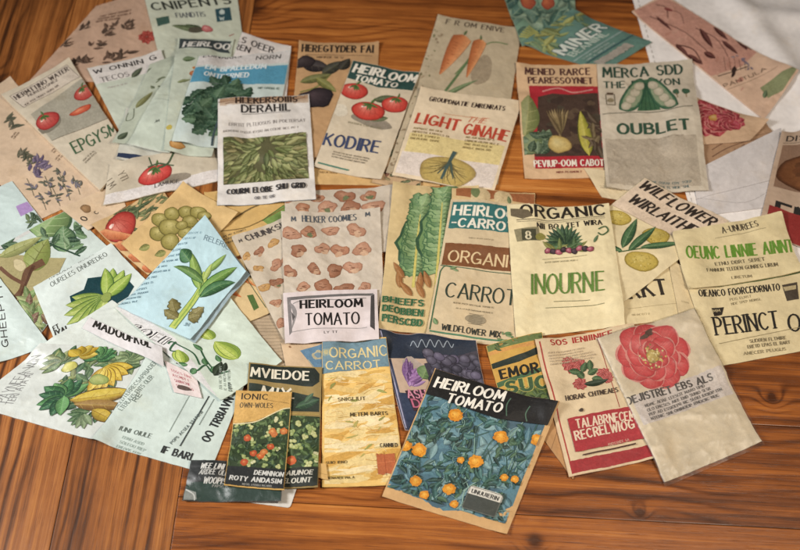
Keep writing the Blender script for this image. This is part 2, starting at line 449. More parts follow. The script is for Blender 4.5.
    def foliage(s, u0, v0, u1, v1, n, ln, wd, cols, vein=None, ang=None, spread=180, edge=None):
        for _ in range(n):
            a = s.rng.uniform(0, 360) if ang is None else ang + s.rng.uniform(-spread, spread)
            k = s.rng.uniform(.6, 1.2); c = s.rng.choice(cols)
            s.leaf(s.rng.uniform(u0, u1), s.rng.uniform(v0, v1), a, ln * k, wd * k, mixc(c, '#000000', s.rng.uniform(0, .15)), bend=s.rng.uniform(-50, 50), vein=vein, nv=2, edge=edge)
        return s
    def wash(s, u0, v0, u1, v1, n, r, cols, ry=.4, rot=0, rs=40):
        """broad watery brush marks"""
        for _ in range(n):
            k = r * s.rng.uniform(.5, 1.2); c = s.rng.choice(cols)
            s.blob(s.rng.uniform(u0, u1), s.rng.uniform(v0, v1), k, k * ry * s.rng.uniform(.6, 1.3), c, irr=.18, n=14, rot=rot + s.rng.uniform(-rs, rs))
        return s

def clip_axis(P, ax, c, keep_less):
    o = []; n = len(P)
    for i in range(n):
        a, b = P[i], P[(i + 1) % n]
        ia = (a[ax] <= c) if keep_less else (a[ax] >= c); ib = (b[ax] <= c) if keep_less else (b[ax] >= c)
        if ia: o.append(a)
        if ia != ib:
            t = (c - a[ax]) / (b[ax] - a[ax])
            o.append(tuple(p + (q - p) * t for p, q in zip(a, b)))
    return o

class Packet:
    def __init__(s, name, label, cat, quad, c, puff=1.9, th=.9, wr=.36, curl=(0, 0, 0, 0), mat='matte', crease=(), r=7, group='seed packets spread over the table', body='paper_envelope', edge=None, wear=.35, fold=None, cell=.0028, seed=None, wl=1.0, round_=0.):
        s.name, s.label, s.cat, s.quad, s.c, s.mat, s.group, s.bodyname = name, label, cat, quad, rgb(c), mat, group, body
        s.parts = []; s.seed = seed if seed is not None else (int(sum(q[0] * 3 + q[1] * 7 for q in quad)) % 9973)
        s.edgecol = rgb(edge) if edge else mixc(s.c, '#ffffff', .1)
        zc = [0] * 4
        for it in range(3):
            s.corn = np.array([at(q[0], q[1], z) for q, z in zip(quad, zc)])
            a, b, cc, d = s.corn
            s.W = (np.linalg.norm(b - a) + np.linalg.norm(cc - d)) / 2; s.H = (np.linalg.norm(d - a) + np.linalg.norm(cc - b)) / 2
            if it == 0: nx, ny = max(8, int(s.W / cell)), max(8, int(s.H / cell))
            u, v = np.meshgrid(np.linspace(0, 1, nx + 1), np.linspace(0, 1, ny + 1)); xy = s.xy(u, v)
            # drape over what lies below
            ix0 = int((xy[..., 0].min() - X0) / CELL) - 2 * r - 2; ix1 = int((xy[..., 0].max() - X0) / CELL) + 2 * r + 3
            iy0 = int((xy[..., 1].min() - Y0) / CELL) - 2 * r - 2; iy1 = int((xy[..., 1].max() - Y0) / CELL) + 2 * r + 3
            ix0, iy0 = max(ix0, 0), max(iy0, 0); ix1, iy1 = min(ix1, NX), min(iy1, NY)
            sub = PILE[iy0:iy1, ix0:ix1]; M = np.zeros_like(sub)
            ci = np.clip(((xy[..., 0] - X0) / CELL).astype(int) - ix0, 0, sub.shape[1] - 1); cj = np.clip(((xy[..., 1] - Y0) / CELL).astype(int) - iy0, 0, sub.shape[0] - 1)
            M[cj, ci] = 1
            env = maxf(np.where(M > 0, sub, -1), r); MM = (env >= 0).astype(float); env = blur(np.maximum(env, 0), MM, r)
            base = sample(env, xy[..., 0], xy[..., 1], ix0, iy0) + .00025
            X, Y = u * s.W * 1000, v * s.H * 1000; Wm, Hm = s.W * 1000, s.H * 1000
            sd = s.seed
            du, dv = np.minimum(X, Wm - X), np.minimum(Y, Hm - Y); de = np.minimum(du, dv)
            t = th + puff * (1 - np.exp(-du / 9)) * (1 - np.exp(-dv / 9))
            w1 = pn(X / (26 * wl) + 3, Y / (26 * wl), sd); rid = np.abs(pn(X / (17 * wl), Y / (17 * wl), sd + 5)); rid2 = np.abs(pn(X / (8 * wl) + .3 * w1, Y / (8 * wl), sd + 9))
            wrk = 1.7 * wr * (1.1 * (w1 + .7) + 1.7 * np.exp(-rid * 9) * np.clip(pn(X / 30, Y / 30, sd + 2) + .45, 0, 1) + .7 * np.exp(-rid2 * 8) * np.clip(pn(X / 22, Y / 22, sd + 3) + .2, 0, 1))
            if cat == 'seed packet' and it == 0:      # glued side seams and the crimped end of the envelope
                rs = random.Random(s.seed); crease = list(crease) + [(0, 4.5, 100, 4.5 + rs.uniform(-.8, .8), -.28, .9), (4.5, 0, 4.5, 100, -.22, .8), (95.5, 0, 95.5, 100, -.22, .8), (0, 95, 100, 95 + rs.uniform(-1, 1), -.25, .9)]
                curl = [k + rs.choice((0, .6, 1.6, 3., 5.)) for k in curl]
            for (u0, v0, u1, v1, amp, wd) in crease:
                ax_, ay_, bx_, by_ = u0 / 100 * Wm, v0 / 100 * Hm, u1 / 100 * Wm, v1 / 100 * Hm
                l = math.hypot(bx_ - ax_, by_ - ay_); tx, ty = (bx_ - ax_) / l, (by_ - ay_) / l
                ss = (X - ax_) * tx + (Y - ay_) * ty; dd = -(X - ax_) * ty + (Y - ay_) * tx + 1.2 * pn(ss / 14, ss * 0, sd + 11)
                win = np.clip((ss + 3) / 6, 0, 1) * np.clip((l + 3 - ss) / 6, 0, 1)
                wrk = wrk + amp * np.exp(-np.abs(dd) / wd) * win
            wrk = np.maximum(wrk, -t + .12)
            up = np.zeros_like(X)
            for (cu, cv), k in zip(((0, 0), (1, 0), (1, 1), (0, 1)), curl):
                if k: up = up + k * np.clip(1 - np.hypot(X - cu * Wm, Y - cv * Hm) / 34, 0, 1) ** 2
            up = up + np.clip(.35 * pn(X / 40, Y / 40, sd + 21) * np.exp(-de / 10), 0, 9)
            if fold is not None: up = up + fold(X, Y, Wm, Hm)
            s.bot = base + up / 1000; s.top = s.bot + (t + wrk) / 1000
            zc = [s.top[0, 0], s.top[0, -1], s.top[-1, -1], s.top[-1, 0]]
        s.nx, s.ny, s.wear, s.de, s.X, s.Y = nx, ny, wear, de, X, Y
        s.rnd = round_; s.uv = (u, v); s.lift = .00003
        u, v = s.uv; rag = .0004
        ju = pn(s.X / 9, s.Y / 9, s.seed + 31) * rag / s.W * np.exp(-s.de / 2); jv = pn(s.X / 9, s.Y / 9, s.seed + 32) * rag / s.H * np.exp(-s.de / 2)
        uu, vv = u + ju, v + jv
        if s.rnd:   # rounded corners
            rr = s.rnd; Wm, Hm = s.W * 1000, s.H * 1000; X, Y = s.X.copy(), s.Y.copy()
            cx = np.clip(X, rr, Wm - rr); cy = np.clip(Y, rr, Hm - rr); dx, dy = X - cx, Y - cy
            m = np.maximum(np.abs(dx), np.abs(dy)); l = np.hypot(dx, dy); k = np.where(l > 1e-6, m / np.maximum(l, 1e-6), 1)
            uu, vv = (cx + dx * k) / Wm, (cy + dy * k) / Hm
        s.G = np.dstack([s.xy(uu, vv), s.top])
        Nm = np.cross(np.gradient(s.G, axis=0), np.gradient(s.G, axis=1)); Nm /= np.linalg.norm(Nm, axis=2, keepdims=True); s.Nrm = Nm * np.sign(Nm[..., 2:3])
        j = ((xy[..., 1] - Y0) / CELL).astype(int); i = ((xy[..., 0] - X0) / CELL).astype(int)
        ok = (j >= 0) & (j < NY) & (i >= 0) & (i < NX)
        np.maximum.at(PILE, (j[ok], i[ok]), s.top[ok] + .0003)
    def xy(s, u, v):
        a, b, c, d = s.corn; u = np.asarray(u)[..., None]; v = np.asarray(v)[..., None]
        return (a * (1 - u) + b * u) * (1 - v) + (d * (1 - u) + c * u) * v
    def part(s, name, mat=None, label=None):
        a = Art(s, name, MAT[mat or ('glossink' if s.mat == 'gloss' else 'ink')], label); s.parts.append(a); return a
    def q(s, px, py):
        """where on the packet (in %) a point of the photograph lies"""
        p = np.array(at(px, py, float(s.top.mean()))); u = v = .5
        a, b, c, d = s.corn
        for _ in range(8):
            f = (a * (1 - u) + b * u) * (1 - v) + (d * (1 - u) + c * u) * v - p
            du = (b - a) * (1 - v) + (c - d) * v; dv = (d - a) * (1 - u) + (c - b) * u
            det = du[0] * dv[1] - du[1] * dv[0]
            u -= (f[0] * dv[1] - f[1] * dv[0]) / det; v -= (du[0] * f[1] - du[1] * f[0]) / det
        return float(u) * 100, float(v) * 100
    def t(s, text, u, v, h, c, name='title_lettering', **kw):
        mat = kw.pop('mat', None); s.part(name, mat).text(text, u, v, h, c, **kw); return s
    def tl(s, text, A, B, h, c, name='title_lettering', **kw):
        """lettering whose base line runs from A to B (points of the photograph lying on this packet)"""
        (u0, v0), (u1, v1) = s.q(*A), s.q(*B); dx, dy = (u1 - u0) * s.W, (v1 - v0) * s.H
        s.part(name).text(text, u0, v0, h, c, w=math.hypot(dx, dy) / s.W, ang=math.degrees(math.atan2(-dy, dx)), **kw); return s
    def sm(s, *a, name='small_print', **kw): s.part(name).small(*a, **kw); return s
    def band(s, u0, v0, u1, v1, c, name='colour_band', c2=None, wob=.4): s.part(name).rect(u0, v0, u1, v1, c, c2, wob); return s
    def rule(s, u0, v0, u1, v1, w, c, name='ruled_line'): s.part(name).stroke([(u0, v0), (u1, v1)], w, c); return s
    def zat(s, u, v):
        fx = np.clip(u, 0, 1) * s.nx; fy = np.clip(v, 0, 1) * s.ny; i = np.minimum(fx.astype(int), s.nx - 1); j = np.minimum(fy.astype(int), s.ny - 1); a = fx - i; b = fy - j; T = s.top
        return (T[j, i] * (1 - a) + T[j, i + 1] * a) * (1 - b) + (T[j + 1, i] * (1 - a) + T[j + 1, i + 1] * a) * b
    def tri(s, A, fx, fy):
        i = np.clip(np.floor(fx).astype(int), 0, s.nx - 1); j = np.clip(np.floor(fy).astype(int), 0, s.ny - 1); a = (fx - i)[:, None]; b = (fy - j)[:, None]
        A00, A10, A01, A11 = A[j, i], A[j, i + 1], A[j + 1, i], A[j + 1, i + 1]
        return np.where(a >= b, A00 + a * (A10 - A00) + b * (A11 - A10), A00 + b * (A01 - A00) + a * (A11 - A01))
    def finish(s):
        xy = s.G[..., :2]; ny, nx = s.ny, s.nx; w = nx + 1; n = (ny + 1) * w
        top = np.dstack([xy, s.top]).reshape(-1, 3); bot = np.dstack([xy, s.bot]).reshape(-1, 3)
        loc = np.array([*s.corn.mean(0), float(s.bot.min())])
        root = bpy.data.objects.new(s.name, None); col.objects.link(root); root.location = loc; root.empty_display_size = .02
        root['label'] = s.label; root['category'] = s.cat
        if s.group: root['group'] = s.group
        I = np.arange(n).reshape(ny + 1, w); q = np.concatenate([np.stack([I[:-1, :-1], I[1:, :-1], I[1:, 1:]], -1).reshape(-1, 3), np.stack([I[:-1, :-1], I[1:, 1:], I[:-1, 1:]], -1).reshape(-1, 3)])
        F = q.tolist() + (q[:, ::-1] + n).tolist()
        rim = I[0, :].tolist() + I[1:, -1].tolist() + I[-1, ::-1][1:].tolist() + I[::-1, 0][1:-1].tolist()
        m = len(rim)
        # a separate rim so that the paper's edge keeps a crisp fold
        rv = np.concatenate([top[rim], bot[rim]]); b0 = 2 * n
        F += [[b0 + i, b0 + (i + 1) % m, b0 + m + (i + 1) % m, b0 + m + i] for i in range(m)]
        V = np.concatenate([top, bot, rv])
        C = np.tile(np.array(s.c), (len(V), 1))
        e = np.exp(-s.de / 1.6) * s.wear * np.clip(.5 + 1.6 * pn(s.X / 11, s.Y / 11, s.seed + 41), 0, 1)
        e2 = .06 * pn(s.X / 30, s.Y / 30, s.seed + 43) + .05 * pn(s.X / 7, s.Y / 7, s.seed + 44)
        tc = np.array(s.c)[None, None] * (1 + e2[..., None]); tc = tc * (1 - e[..., None]) + np.array(s.edgecol) * 1.02 * e[..., None]
        C[:n] = tc.reshape(-1, 3); C[2 * n:] = np.array(s.edgecol)
        ob = mesh_obj(s.bodyname, V, F, C, MAT[s.mat], root, loc, True)
        for a in s.parts: s.lay(a, root, loc)
        return root
    def lay(s, a, root, loc):
        if not a.f: return
        mg = .0006; step = min(3e-6, max(1e-6, 5e-4 / (a.n + 1)))
        V = []; F = []; Z = []; W, H = s.W, s.H; kx, ky = s.nx / W, s.ny / H
        for ly, P, cl in a.f:
            if cl:
                for ax, c, k in ((0, cl[0], False), (0, cl[2], True), (1, cl[1], False), (1, cl[3], True)):
                    if len(P) > 2: P = clip_axis(P, ax, c, k)
                if len(P) < 3: continue
            xs = [p[0] for p in P]; ys = [p[1] for p in P]
            x0, x1, y0, y1 = min(xs), max(xs), min(ys), max(ys)
            if x1 < mg or y1 < mg or x0 > W - mg or y0 > H - mg: continue
            if x0 < mg: P = clip_axis(P, 0, mg, False)
            if x1 > W - mg: P = clip_axis(P, 0, W - mg, True)
            if y0 < mg: P = clip_axis(P, 1, mg, False)
            if y1 > H - mg: P = clip_axis(P, 1, H - mg, True)
            if len(P) < 3: continue
            Q0 = [(p[0] * kx, p[1] * ky, p[2], p[3], p[4], p[0] * kx - p[1] * ky) for p in P]
            ar = sum(Q0[i - 1][0] * Q0[i][1] - Q0[i][0] * Q0[i - 1][1] for i in range(len(Q0)))
            if abs(ar) < 1e-9: continue
            if ar > 0: Q0 = Q0[::-1]
            work = [(Q0, 0)]
            while work:          # cut along the triangles of the paper itself, so that ink and paper stay parallel
                Q, k = work.pop()
                if k == 3:
                    F.append(range(len(V), len(V) + len(Q))); V += Q; Z += [ly] * len(Q); continue
                ax = (0, 1, 5)[k]; xs = [p[ax] for p in Q]; a0 = math.floor(min(xs) + 1e-6); a1 = math.ceil(max(xs) - 1e-6)
                if a1 - a0 <= 1: work.append((Q, k + 1)); continue
                c = (a0 + a1) // 2
                for less in (True, False):
                    q = clip_axis(Q, ax, c, less)
                    if len(q) >= 3: work.append((q, k))
        if not V: return
        A = np.array(V); fx, fy = A[:, 0], A[:, 1]; X3 = s.tri(s.G, fx, fy); X3[:, 2] += s.lift + np.array(Z) * step
        s.lift += a.n * step + 1.2e-5
        o = mesh_obj(a.name, X3, F, tone(A[:, 2:5]), a.mat, root, loc, False)
        o.data.polygons.foreach_set('use_smooth', np.ones(len(o.data.polygons), bool))
        if len(o.data.vertices) == len(V): o.data.normals_split_custom_set_from_vertices(s.tri(s.Nrm, fx, fy).tolist())
        if a.label: o['label'] = a.label
        return o
# ------------------------------------------------------------------ the table
def wood_mat(name, along_y, freq, wave, ringw, ramp):
    m, nt, N, L, out = new_mat(name)
    geo = N('ShaderNodeNewGeometry'); oi = N('ShaderNodeObjectInfo')
    sep = N('ShaderNodeSeparateXYZ'); L(geo.outputs['Position'], sep.inputs[0])
    a, b = (sep.outputs[1], sep.outputs[0]) if along_y else (sep.outputs[0], sep.outputs[1])
    rnd = math_node(N, L, 'MULTIPLY', oi.outputs['Random'], 37.)
    def vec(sa, sb):
        c = N('ShaderNodeCombineXYZ'); L(math_node(N, L, 'MULTIPLY_ADD', a, sa, rnd), c.inputs[0]); L(math_node(N, L, 'MULTIPLY', b, sb), c.inputs[1]); L(rnd, c.inputs[2]); return c.outputs[0]
    def noise(v, det, rough=.5):
        n = N('ShaderNodeTexNoise', Scale=1., Detail=det, Roughness=rough); L(v, n.inputs['Vector']); return n.outputs[0]
    warp = noise(vec(2.4, 5.), 2.)
    warp2 = noise(vec(9., 30.), 2.)
    t = math_node(N, L, 'MULTIPLY', b, freq)
    t = math_node(N, L, 'MULTIPLY_ADD', warp, wave, t)
    t = math_node(N, L, 'MULTIPLY_ADD', warp2, .9, t)
    dark = None
    for kx, ky, s_, amp in KNOTS[along_y]:
        d = N('ShaderNodeVectorMath', operation='DISTANCE'); L(geo.outputs['Position'], d.inputs[0]); d.inputs[1].default_value = (kx, ky, 0)
        q = math_node(N, L, 'DIVIDE', d.outputs['Value'], s_); e = math_node(N, L, 'POWER', 2.718, math_node(N, L, 'MULTIPLY', math_node(N, L, 'MULTIPLY', q, q), -1.))
        t = math_node(N, L, 'MULTIPLY_ADD', e, amp, t)
        q2 = math_node(N, L, 'DIVIDE', d.outputs['Value'], s_ * .42); e2 = math_node(N, L, 'POWER', 2.718, math_node(N, L, 'MULTIPLY', math_node(N, L, 'MULTIPLY', q2, q2), -1.))
        dark = e2 if dark is None else math_node(N, L, 'MAXIMUM', dark, e2)
    ring = math_node(N, L, 'MULTIPLY_ADD', math_node(N, L, 'SINE', math_node(N, L, 'MULTIPLY', t, 6.2832)), .5, .5)
    ring = math_node(N, L, 'POWER', ring, 3.6)          # wide pale early wood, thin dark late wood
    streak = noise(vec(2.0, 95.), 6., .66); fine = noise(vec(9., 620.), 4., .65); big = noise(vec(1.3, 9.), 3.)
    where = noise(vec(3., 16.), 2.)                     # the rings come and go along the board
    amt = math_node(N, L, 'MULTIPLY', math_node(N, L, 'MAXIMUM', math_node(N, L, 'SUBTRACT', where, .36), 0.), ringw)
    f = math_node(N, L, 'MULTIPLY', ring, amt)
    f = math_node(N, L, 'MULTIPLY_ADD', streak, .95, f)
    f = math_node(N, L, 'MULTIPLY_ADD', fine, .40, f)
    f = math_node(N, L, 'MULTIPLY_ADD', big, .55, f)
    f = math_node(N, L, 'MULTIPLY_ADD', oi.outputs['Random'], .16, f)
    pore = noise(vec(26., 1500.), 2.); pp = math_node(N, L, 'MULTIPLY', math_node(N, L, 'MAXIMUM', math_node(N, L, 'SUBTRACT', pore, .58), 0.), 1.7)
    f = math_node(N, L, 'ADD', f, pp)
    blot = N('ShaderNodeTexNoise', Scale=7., Detail=6., Roughness=.65); L(geo.outputs['Position'], blot.inputs['Vector'])
    f = math_node(N, L, 'MULTIPLY_ADD', blot.outputs[0], .35, f); f = math_node(N, L, 'SUBTRACT', f, .19)
    if dark is not None: f = math_node(N, L, 'MULTIPLY_ADD', dark, .45, f)
    r = N('ShaderNodeValToRGB'); L(math_node(N, L, 'MULTIPLY_ADD', f, 1.08, -.57), r.inputs[0])
    el = r.color_ramp.elements
    for p, c in ramp:
        e = el.new(p); e.color = (*[float(x) for x in lin(rgb(c))], 1)
    el.remove(el[0]); el.remove(el[-1])
    bs = N('ShaderNodeBsdfPrincipled'); L(r.outputs[0], bs.inputs['Base Color'])
    L(math_node(N, L, 'MULTIPLY_ADD', streak, .22, .24), bs.inputs['Roughness'])
    bs.inputs['Specular IOR Level'].default_value = .38
    bs.inputs['Coat Weight'].default_value = .12; bs.inputs['Coat Roughness'].default_value = .25
    h = math_node(N, L, 'MULTIPLY_ADD', fine, .6, math_node(N, L, 'MULTIPLY', f, -.8))
    bp = N('ShaderNodeBump', Strength=.35, Distance=.0012); L(h, bp.inputs['Height']); L(bp.outputs[0], bs.inputs['Normal'])
    L(bs.outputs[0], out.inputs[0])
    return m

HONEY = ((.12, '#cf9152'), (.34, '#b97537'), (.52, '#9c5b28'), (.72, '#743f19'), (.94, '#48250f'))
BROWN = ((.12, '#c98d54'), (.34, '#b2753e'), (.52, '#945a2c'), (.70, '#6b3e1c'), (.92, '#402310'))
k1 = at(535, 541); k2 = at(30, 38); k3 = at(250, 8); k4 = at(300, 25)
k5 = at(772, 398); k6 = at(640, 512)
KNOTS = {False: [(k1[0], k1[1], .022, 2.6), (k3[0], k3[1], .05, 2.5), (k5[0], k5[1], .016, 1.8), (k6[0], k6[1], .012, 1.4)], True: [(-.62, .30, .03, 2.)]}
wood_x, wood_y = wood_mat('varnished_pine_along_x', False, 52., 7.5, .75, HONEY), wood_mat('varnished_pine_along_y', True, 64., 3.2, 1.2, BROWN)

def board(parent, x0, y0, x1, y1, m, th=.03):
    bm = bmesh.new()
    vs = [bm.verts.new((x, y, z)) for z in (-th, 0) for x, y in ((x0, y0), (x1, y0), (x1, y1), (x0, y1))]
    for f in ((3, 2, 1, 0), (4, 5, 6, 7), (0, 1, 5, 4), (1, 2, 6, 5), (2, 3, 7, 6), (3, 0, 4, 7)): bm.faces.new([vs[i] for i in f])
    bmesh.ops.bevel(bm, geom=[e for e in bm.edges], offset=.0009, segments=2, profile=.6, affect='EDGES')
    me = bpy.data.meshes.new('board'); bm.to_mesh(me); bm.free(); me.materials.append(m)
    o = bpy.data.objects.new('board', me); col.objects.link(o); o.parent = parent; return o

table = bpy.data.objects.new('wooden_table', None); col.objects.link(table); table.empty_display_size = .1
table['label'] = 'varnished orange brown wooden table top under all the seed packets'; table['category'] = 'table'; table['kind'] = 'structure'
ca_, cb_ = at(206, 520), at(228, 20)
xs = (ca_[0] + cb_[0]) / 2
ys = [-.66]; rb = random.Random(4)
seams = sorted([at(700, 486)[1], at(700, 393)[1], at(560, 145)[1]])
while ys[-1] < .95: ys.append(ys[-1] + rb.choice((.105, .12, .135)))
for i in range(len(ys) - 1): board(table, xs + .0004, ys[i] + .0003, 1.0, ys[i + 1] - .0003, wood_x)
xb = [xs]
while xb[-1] > -1.0: xb.append(xb[-1] - rb.choice((.11, .125, .14)))
for i in range(len(xb) - 1): board(table, xb[i + 1] + .0003, ys[0], xb[i] - .0004, ys[-1], wood_y)
# frame that carries the boards
def slab(parent, name, x0, y0, z0, x1, y1, z1, m):
    bm = bmesh.new(); bmesh.ops.create_cube(bm, size=1)
    for v in bm.verts: v.co = ((x0 + x1) / 2 + v.co.x * (x1 - x0), (y0 + y1) / 2 + v.co.y * (y1 - y0), (z0 + z1) / 2 + v.co.z * (z1 - z0))
    bmesh.ops.bevel(bm, geom=list(bm.edges), offset=.003, segments=2, affect='EDGES')
    me = bpy.data.meshes.new(name); bm.to_mesh(me); bm.free(); me.materials.append(m)
    o = bpy.data.objects.new(name, me); col.objects.link(o); o.parent = parent; return o

# ------------------------------------------------------------------ light: a big cool window behind to the left, a warm room lamp on the right
w = bpy.data.worlds.new("World"); scene.world = w; w.use_nodes = True
bg = w.node_tree.nodes['Background']; bg.inputs[0].default_value = (1, .93, .84, 1); bg.inputs[1].default_value = .055
def area(name, loc, target, size, power, colour, size_y=None):
    l = bpy.data.lights.new(name, 'AREA'); l.energy = power; l.color = colour; l.shape = 'RECTANGLE'; l.size = size; l.size_y = size_y or size
    l.spread = R(105)
    o = bpy.data.objects.new(name, l); col.objects.link(o); o.location = loc
    o.rotation_euler = (Vector(target) - Vector(loc)).to_track_quat('-Z', 'Y').to_euler(); return o
area('window_light', (-1.25, -.35, 1.1), (0, -.08, 0), .42, 9.4, (1.0, .98, .96), .42)
area('room_lamp', (.7, -.4, 1.3), (.12, -.05, 0), .4, 4.9, (1, .86, .70))
scene.view_settings.view_transform = 'Standard'; scene.view_settings.look = 'None'; scene.view_settings.exposure = 0; scene.view_settings.gamma = 1
# ------------------------------------------------------------------ the things on the table, lowest first
K = '#2a2622'          # printing black
def P(label, quad, c, cat='seed packet', name='seed_packet', **kw):
    return Packet(name, label, cat, quad, c, **kw)

# white cloth in the upper right corner
def cloth_fold(X, Y, W, H):
    r = 9 * np.exp(-((X - .30 * W - .42 * Y + 5 * np.sin(Y / 60)) / 24) ** 2) + 12 * np.exp(-((X - .86 * W + .10 * Y + 6 * np.sin(Y / 50)) / 22) ** 2)
    r += 10 * np.exp(-((Y - .16 * H - .25 * X + 4 * np.sin(X / 40)) / 20) ** 2) * np.clip((X / W - .35) * 3, 0, 1)
    r += 9 * np.exp(-((Y - .50 * H + .12 * X) / 17) ** 2) * np.clip((X / W - .50) * 4, 0, 1)
    return r * np.clip(Y / 30, .4, 1)
pk = P('smooth white cotton cloth at the upper right corner of the table', [(622, -40), (860, -60), (890, 300), (692, 216)], '#e9e4e2', 'cloth', 'white_cloth', mat='cloth', puff=.3, th=.5, wr=.12, fold=cloth_fold, group=None, body='woven_sheet', cell=.003, wear=0, wl=3.)
h = pk.part('hem_stitching', 'cloth')
for k in range(46): h.stroke([(2.2, 3 + k * 2.1), (2.2, 4.2 + k * 2.1)], .5, '#b9b4b0')
pk.finish()

# ---- upper left
pk = P('faded dusty brown flowered sheet behind the other papers, small red bloom at its right edge', [(96, 6), (160, -14), (176, 84), (30, 80)], '#b59680', 'paper sheet', 'flowered_sheet', puff=.1, th=.2, group='flowered paper sheets', body='paper', wr=.4)
a = pk.part('flower_print')
for px, py in ((62, 46), (84, 28), (104, 34), (66, 68), (96, 46), (120, 56), (112, 26), (108, 60), (128, 26), (84, 62)):
    u, v = pk.q(px, py); a.foliage(u - 5, v - 4, u + 5, v + 4, 9, 10, 3.2, ['#5a4233', '#6b4e3c', '#4e3a2c'], ang=60, spread=70)
u, v = pk.q(147, 37); a.flower(u, v, 9, 9, '#a8382c', rings=2, centre='#7c2a20')
pk.sm(20, 20, 40, 3, 2.2, '#6a4c3a'); pk.finish()

pk = P('tan botanical sheet with lavender sprigs at the left edge of the table', [(-60, 128), (10, 76), (104, 190), (38, 220)], '#c6ae94', 'paper sheet', 'flowered_sheet', puff=.15, th=.25, group='flowered paper sheets', body='paper', wr=.35)
a = pk.part('lavender_print')
for px, py, n in ((8, 124, 14), (28, 120, 10), (24, 160, 26), (40, 166, 26), (34, 172, 16)):
    u, v = pk.q(px, py); a.foliage(u - 4, v - 5, u + 4, v + 5, n, 12, 3.4, ['#55563f', '#4c4f3c', '#6a6450'] if px < 30 else ['#6a5a78', '#57486a', '#7d6c86'], ang=20, spread=60, vein='#8d8470')
for px, py in ((60, 176), (76, 184), (56, 196), (42, 200), (30, 186), (66, 190), (48, 184)):
    u, v = pk.q(px, py); a.foliage(u - 4, v - 4, u + 4, v + 4, 10, 8, 3, ['#6d6a60', '#77707c', '#5d6150'], ang=30, spread=150)
    a.stroke([(u - 6, v + 8), (u - 1, v + 2), (u + 4, v - 6)], .6, '#5d6150')
for px, py in ((12, 138), (52, 152), (56, 160)):
    u, v = pk.q(px, py); a.small(u, v, 12, 2, 1.8, '#6a5340', ang=20)
pk.finish()

pk = P('pale aqua sheet with a lilac square at the left edge, beside the big leaf packet', [(-60, 214), (12, 181), (54, 236), (-6, 292)], '#becdca', 'paper sheet', 'printed_sheet', mat='gloss', puff=.1, th=.25, group='loose printed sheets', body='paper')
a = pk.part('colour_square'); a.poly([pk.q(16, 207), pk.q(28, 202), pk.q(36, 210), pk.q(21, 217)], '#a98bc0')
a = pk.part('illustration'); u, v = pk.q(34, 220); a.foliage(u - 8, v - 3, u + 8, v + 4, 16, 12, 5, ['#4f6a48', '#6f875a', '#3f5640'], vein='#a9b58c'); pk.finish()

# kraft papers filling the middle of the pile
pk = P('plain kraft paper sheet peeping out below the tomato packet with dark blue title', [(306, 140), (440, 150), (440, 186), (310, 184)], '#c9a672', 'paper sheet', 'kraft_sheet', puff=.1, th=.25, group='kraft paper sheets', body='paper')
pk.sm(8, 60, 60, 3, 1.4, '#8a6a42'); pk.finish()
pk = P('narrow packet with green and brown leaf pattern, between two packets in the back row', [(390, 92), (432, 98), (420, 190), (372, 182)], '#b79b7a', wr=.3)
a = pk.part('leaf_print'); a.foliage(0, 20, 100, 100, 90, 18, 8, ['#5d6a48', '#7b4a38', '#8a7a55', '#49573c'], vein='#b5a880'); pk.finish()
pk = P('tan paper sheet with a dark green printed stroke, under the white packet with olive leaves', [(204, 192), (300, 184), (306, 240), (212, 262)], '#c5a368', 'paper sheet', 'kraft_sheet', puff=.3, th=.3, group='kraft paper sheets', body='paper', wr=.5, crease=[(0, 40, 100, 20, .8, 1.5), (0, 75, 100, 62, .8, 1.2)])
a = pk.part('illustration'); a.poly([pk.q(262, 220), pk.q(284, 205), pk.q(292, 212), pk.q(270, 226)], '#76934a')
a.stroke([pk.q(226, 224), pk.q(252, 208), pk.q(286, 196)], 2, '#6f5a35'); a.stroke([pk.q(214, 232), pk.q(250, 226), pk.q(284, 208)], 1.4, '#7f6638'); a.stroke([pk.q(262, 221), pk.q(284, 205)], 1, '#3f5a2c')
pk.sm(14, 70, 30, 3, 2, '#5a4c3a', ang=10); pk.finish()
pk = P('taupe ruled paper slip, its lines showing right of the green lantern fruit packet', [(236, 292), (292, 296), (302, 366), (262, 372)], '#aa977e', 'paper sheet', 'ruled_slip', puff=.05, th=.2, group='kraft paper sheets', body='paper')
a = pk.part('ruled_lines')
for k in range(22): a.stroke([(2, 3 + k * 4.4), (98, 3 + k * 4.4)], .9, '#80705c')
pk.finish()
pk = P('beige packet with orange carrots and green tops, half hidden beside the light blue packet', [(214, 262), (246, 258), (272, 312), (238, 326)], '#c9b083', crease=[(96, 0, 96, 100, .7, 1.2)])
a = pk.part('illustration'); u, v = pk.q(216, 291); u2, v2 = pk.q(244, 294)
a.carrot(*pk.q(226, 288), -55, 55, 22, '#c9743f'); a.carrot(*pk.q(240, 276), -58, 60, 20, '#cd8048'); a.carrot(*pk.q(214, 292), -50, 60, 24, '#c26a38')
a.poly([pk.q(247, 296), pk.q(253, 295), pk.q(259, 308), pk.q(254, 311)], '#4f6a34'); pk.rule(*pk.q(236, 262), *pk.q(266, 308), 2, '#3e5a40'); pk.finish()

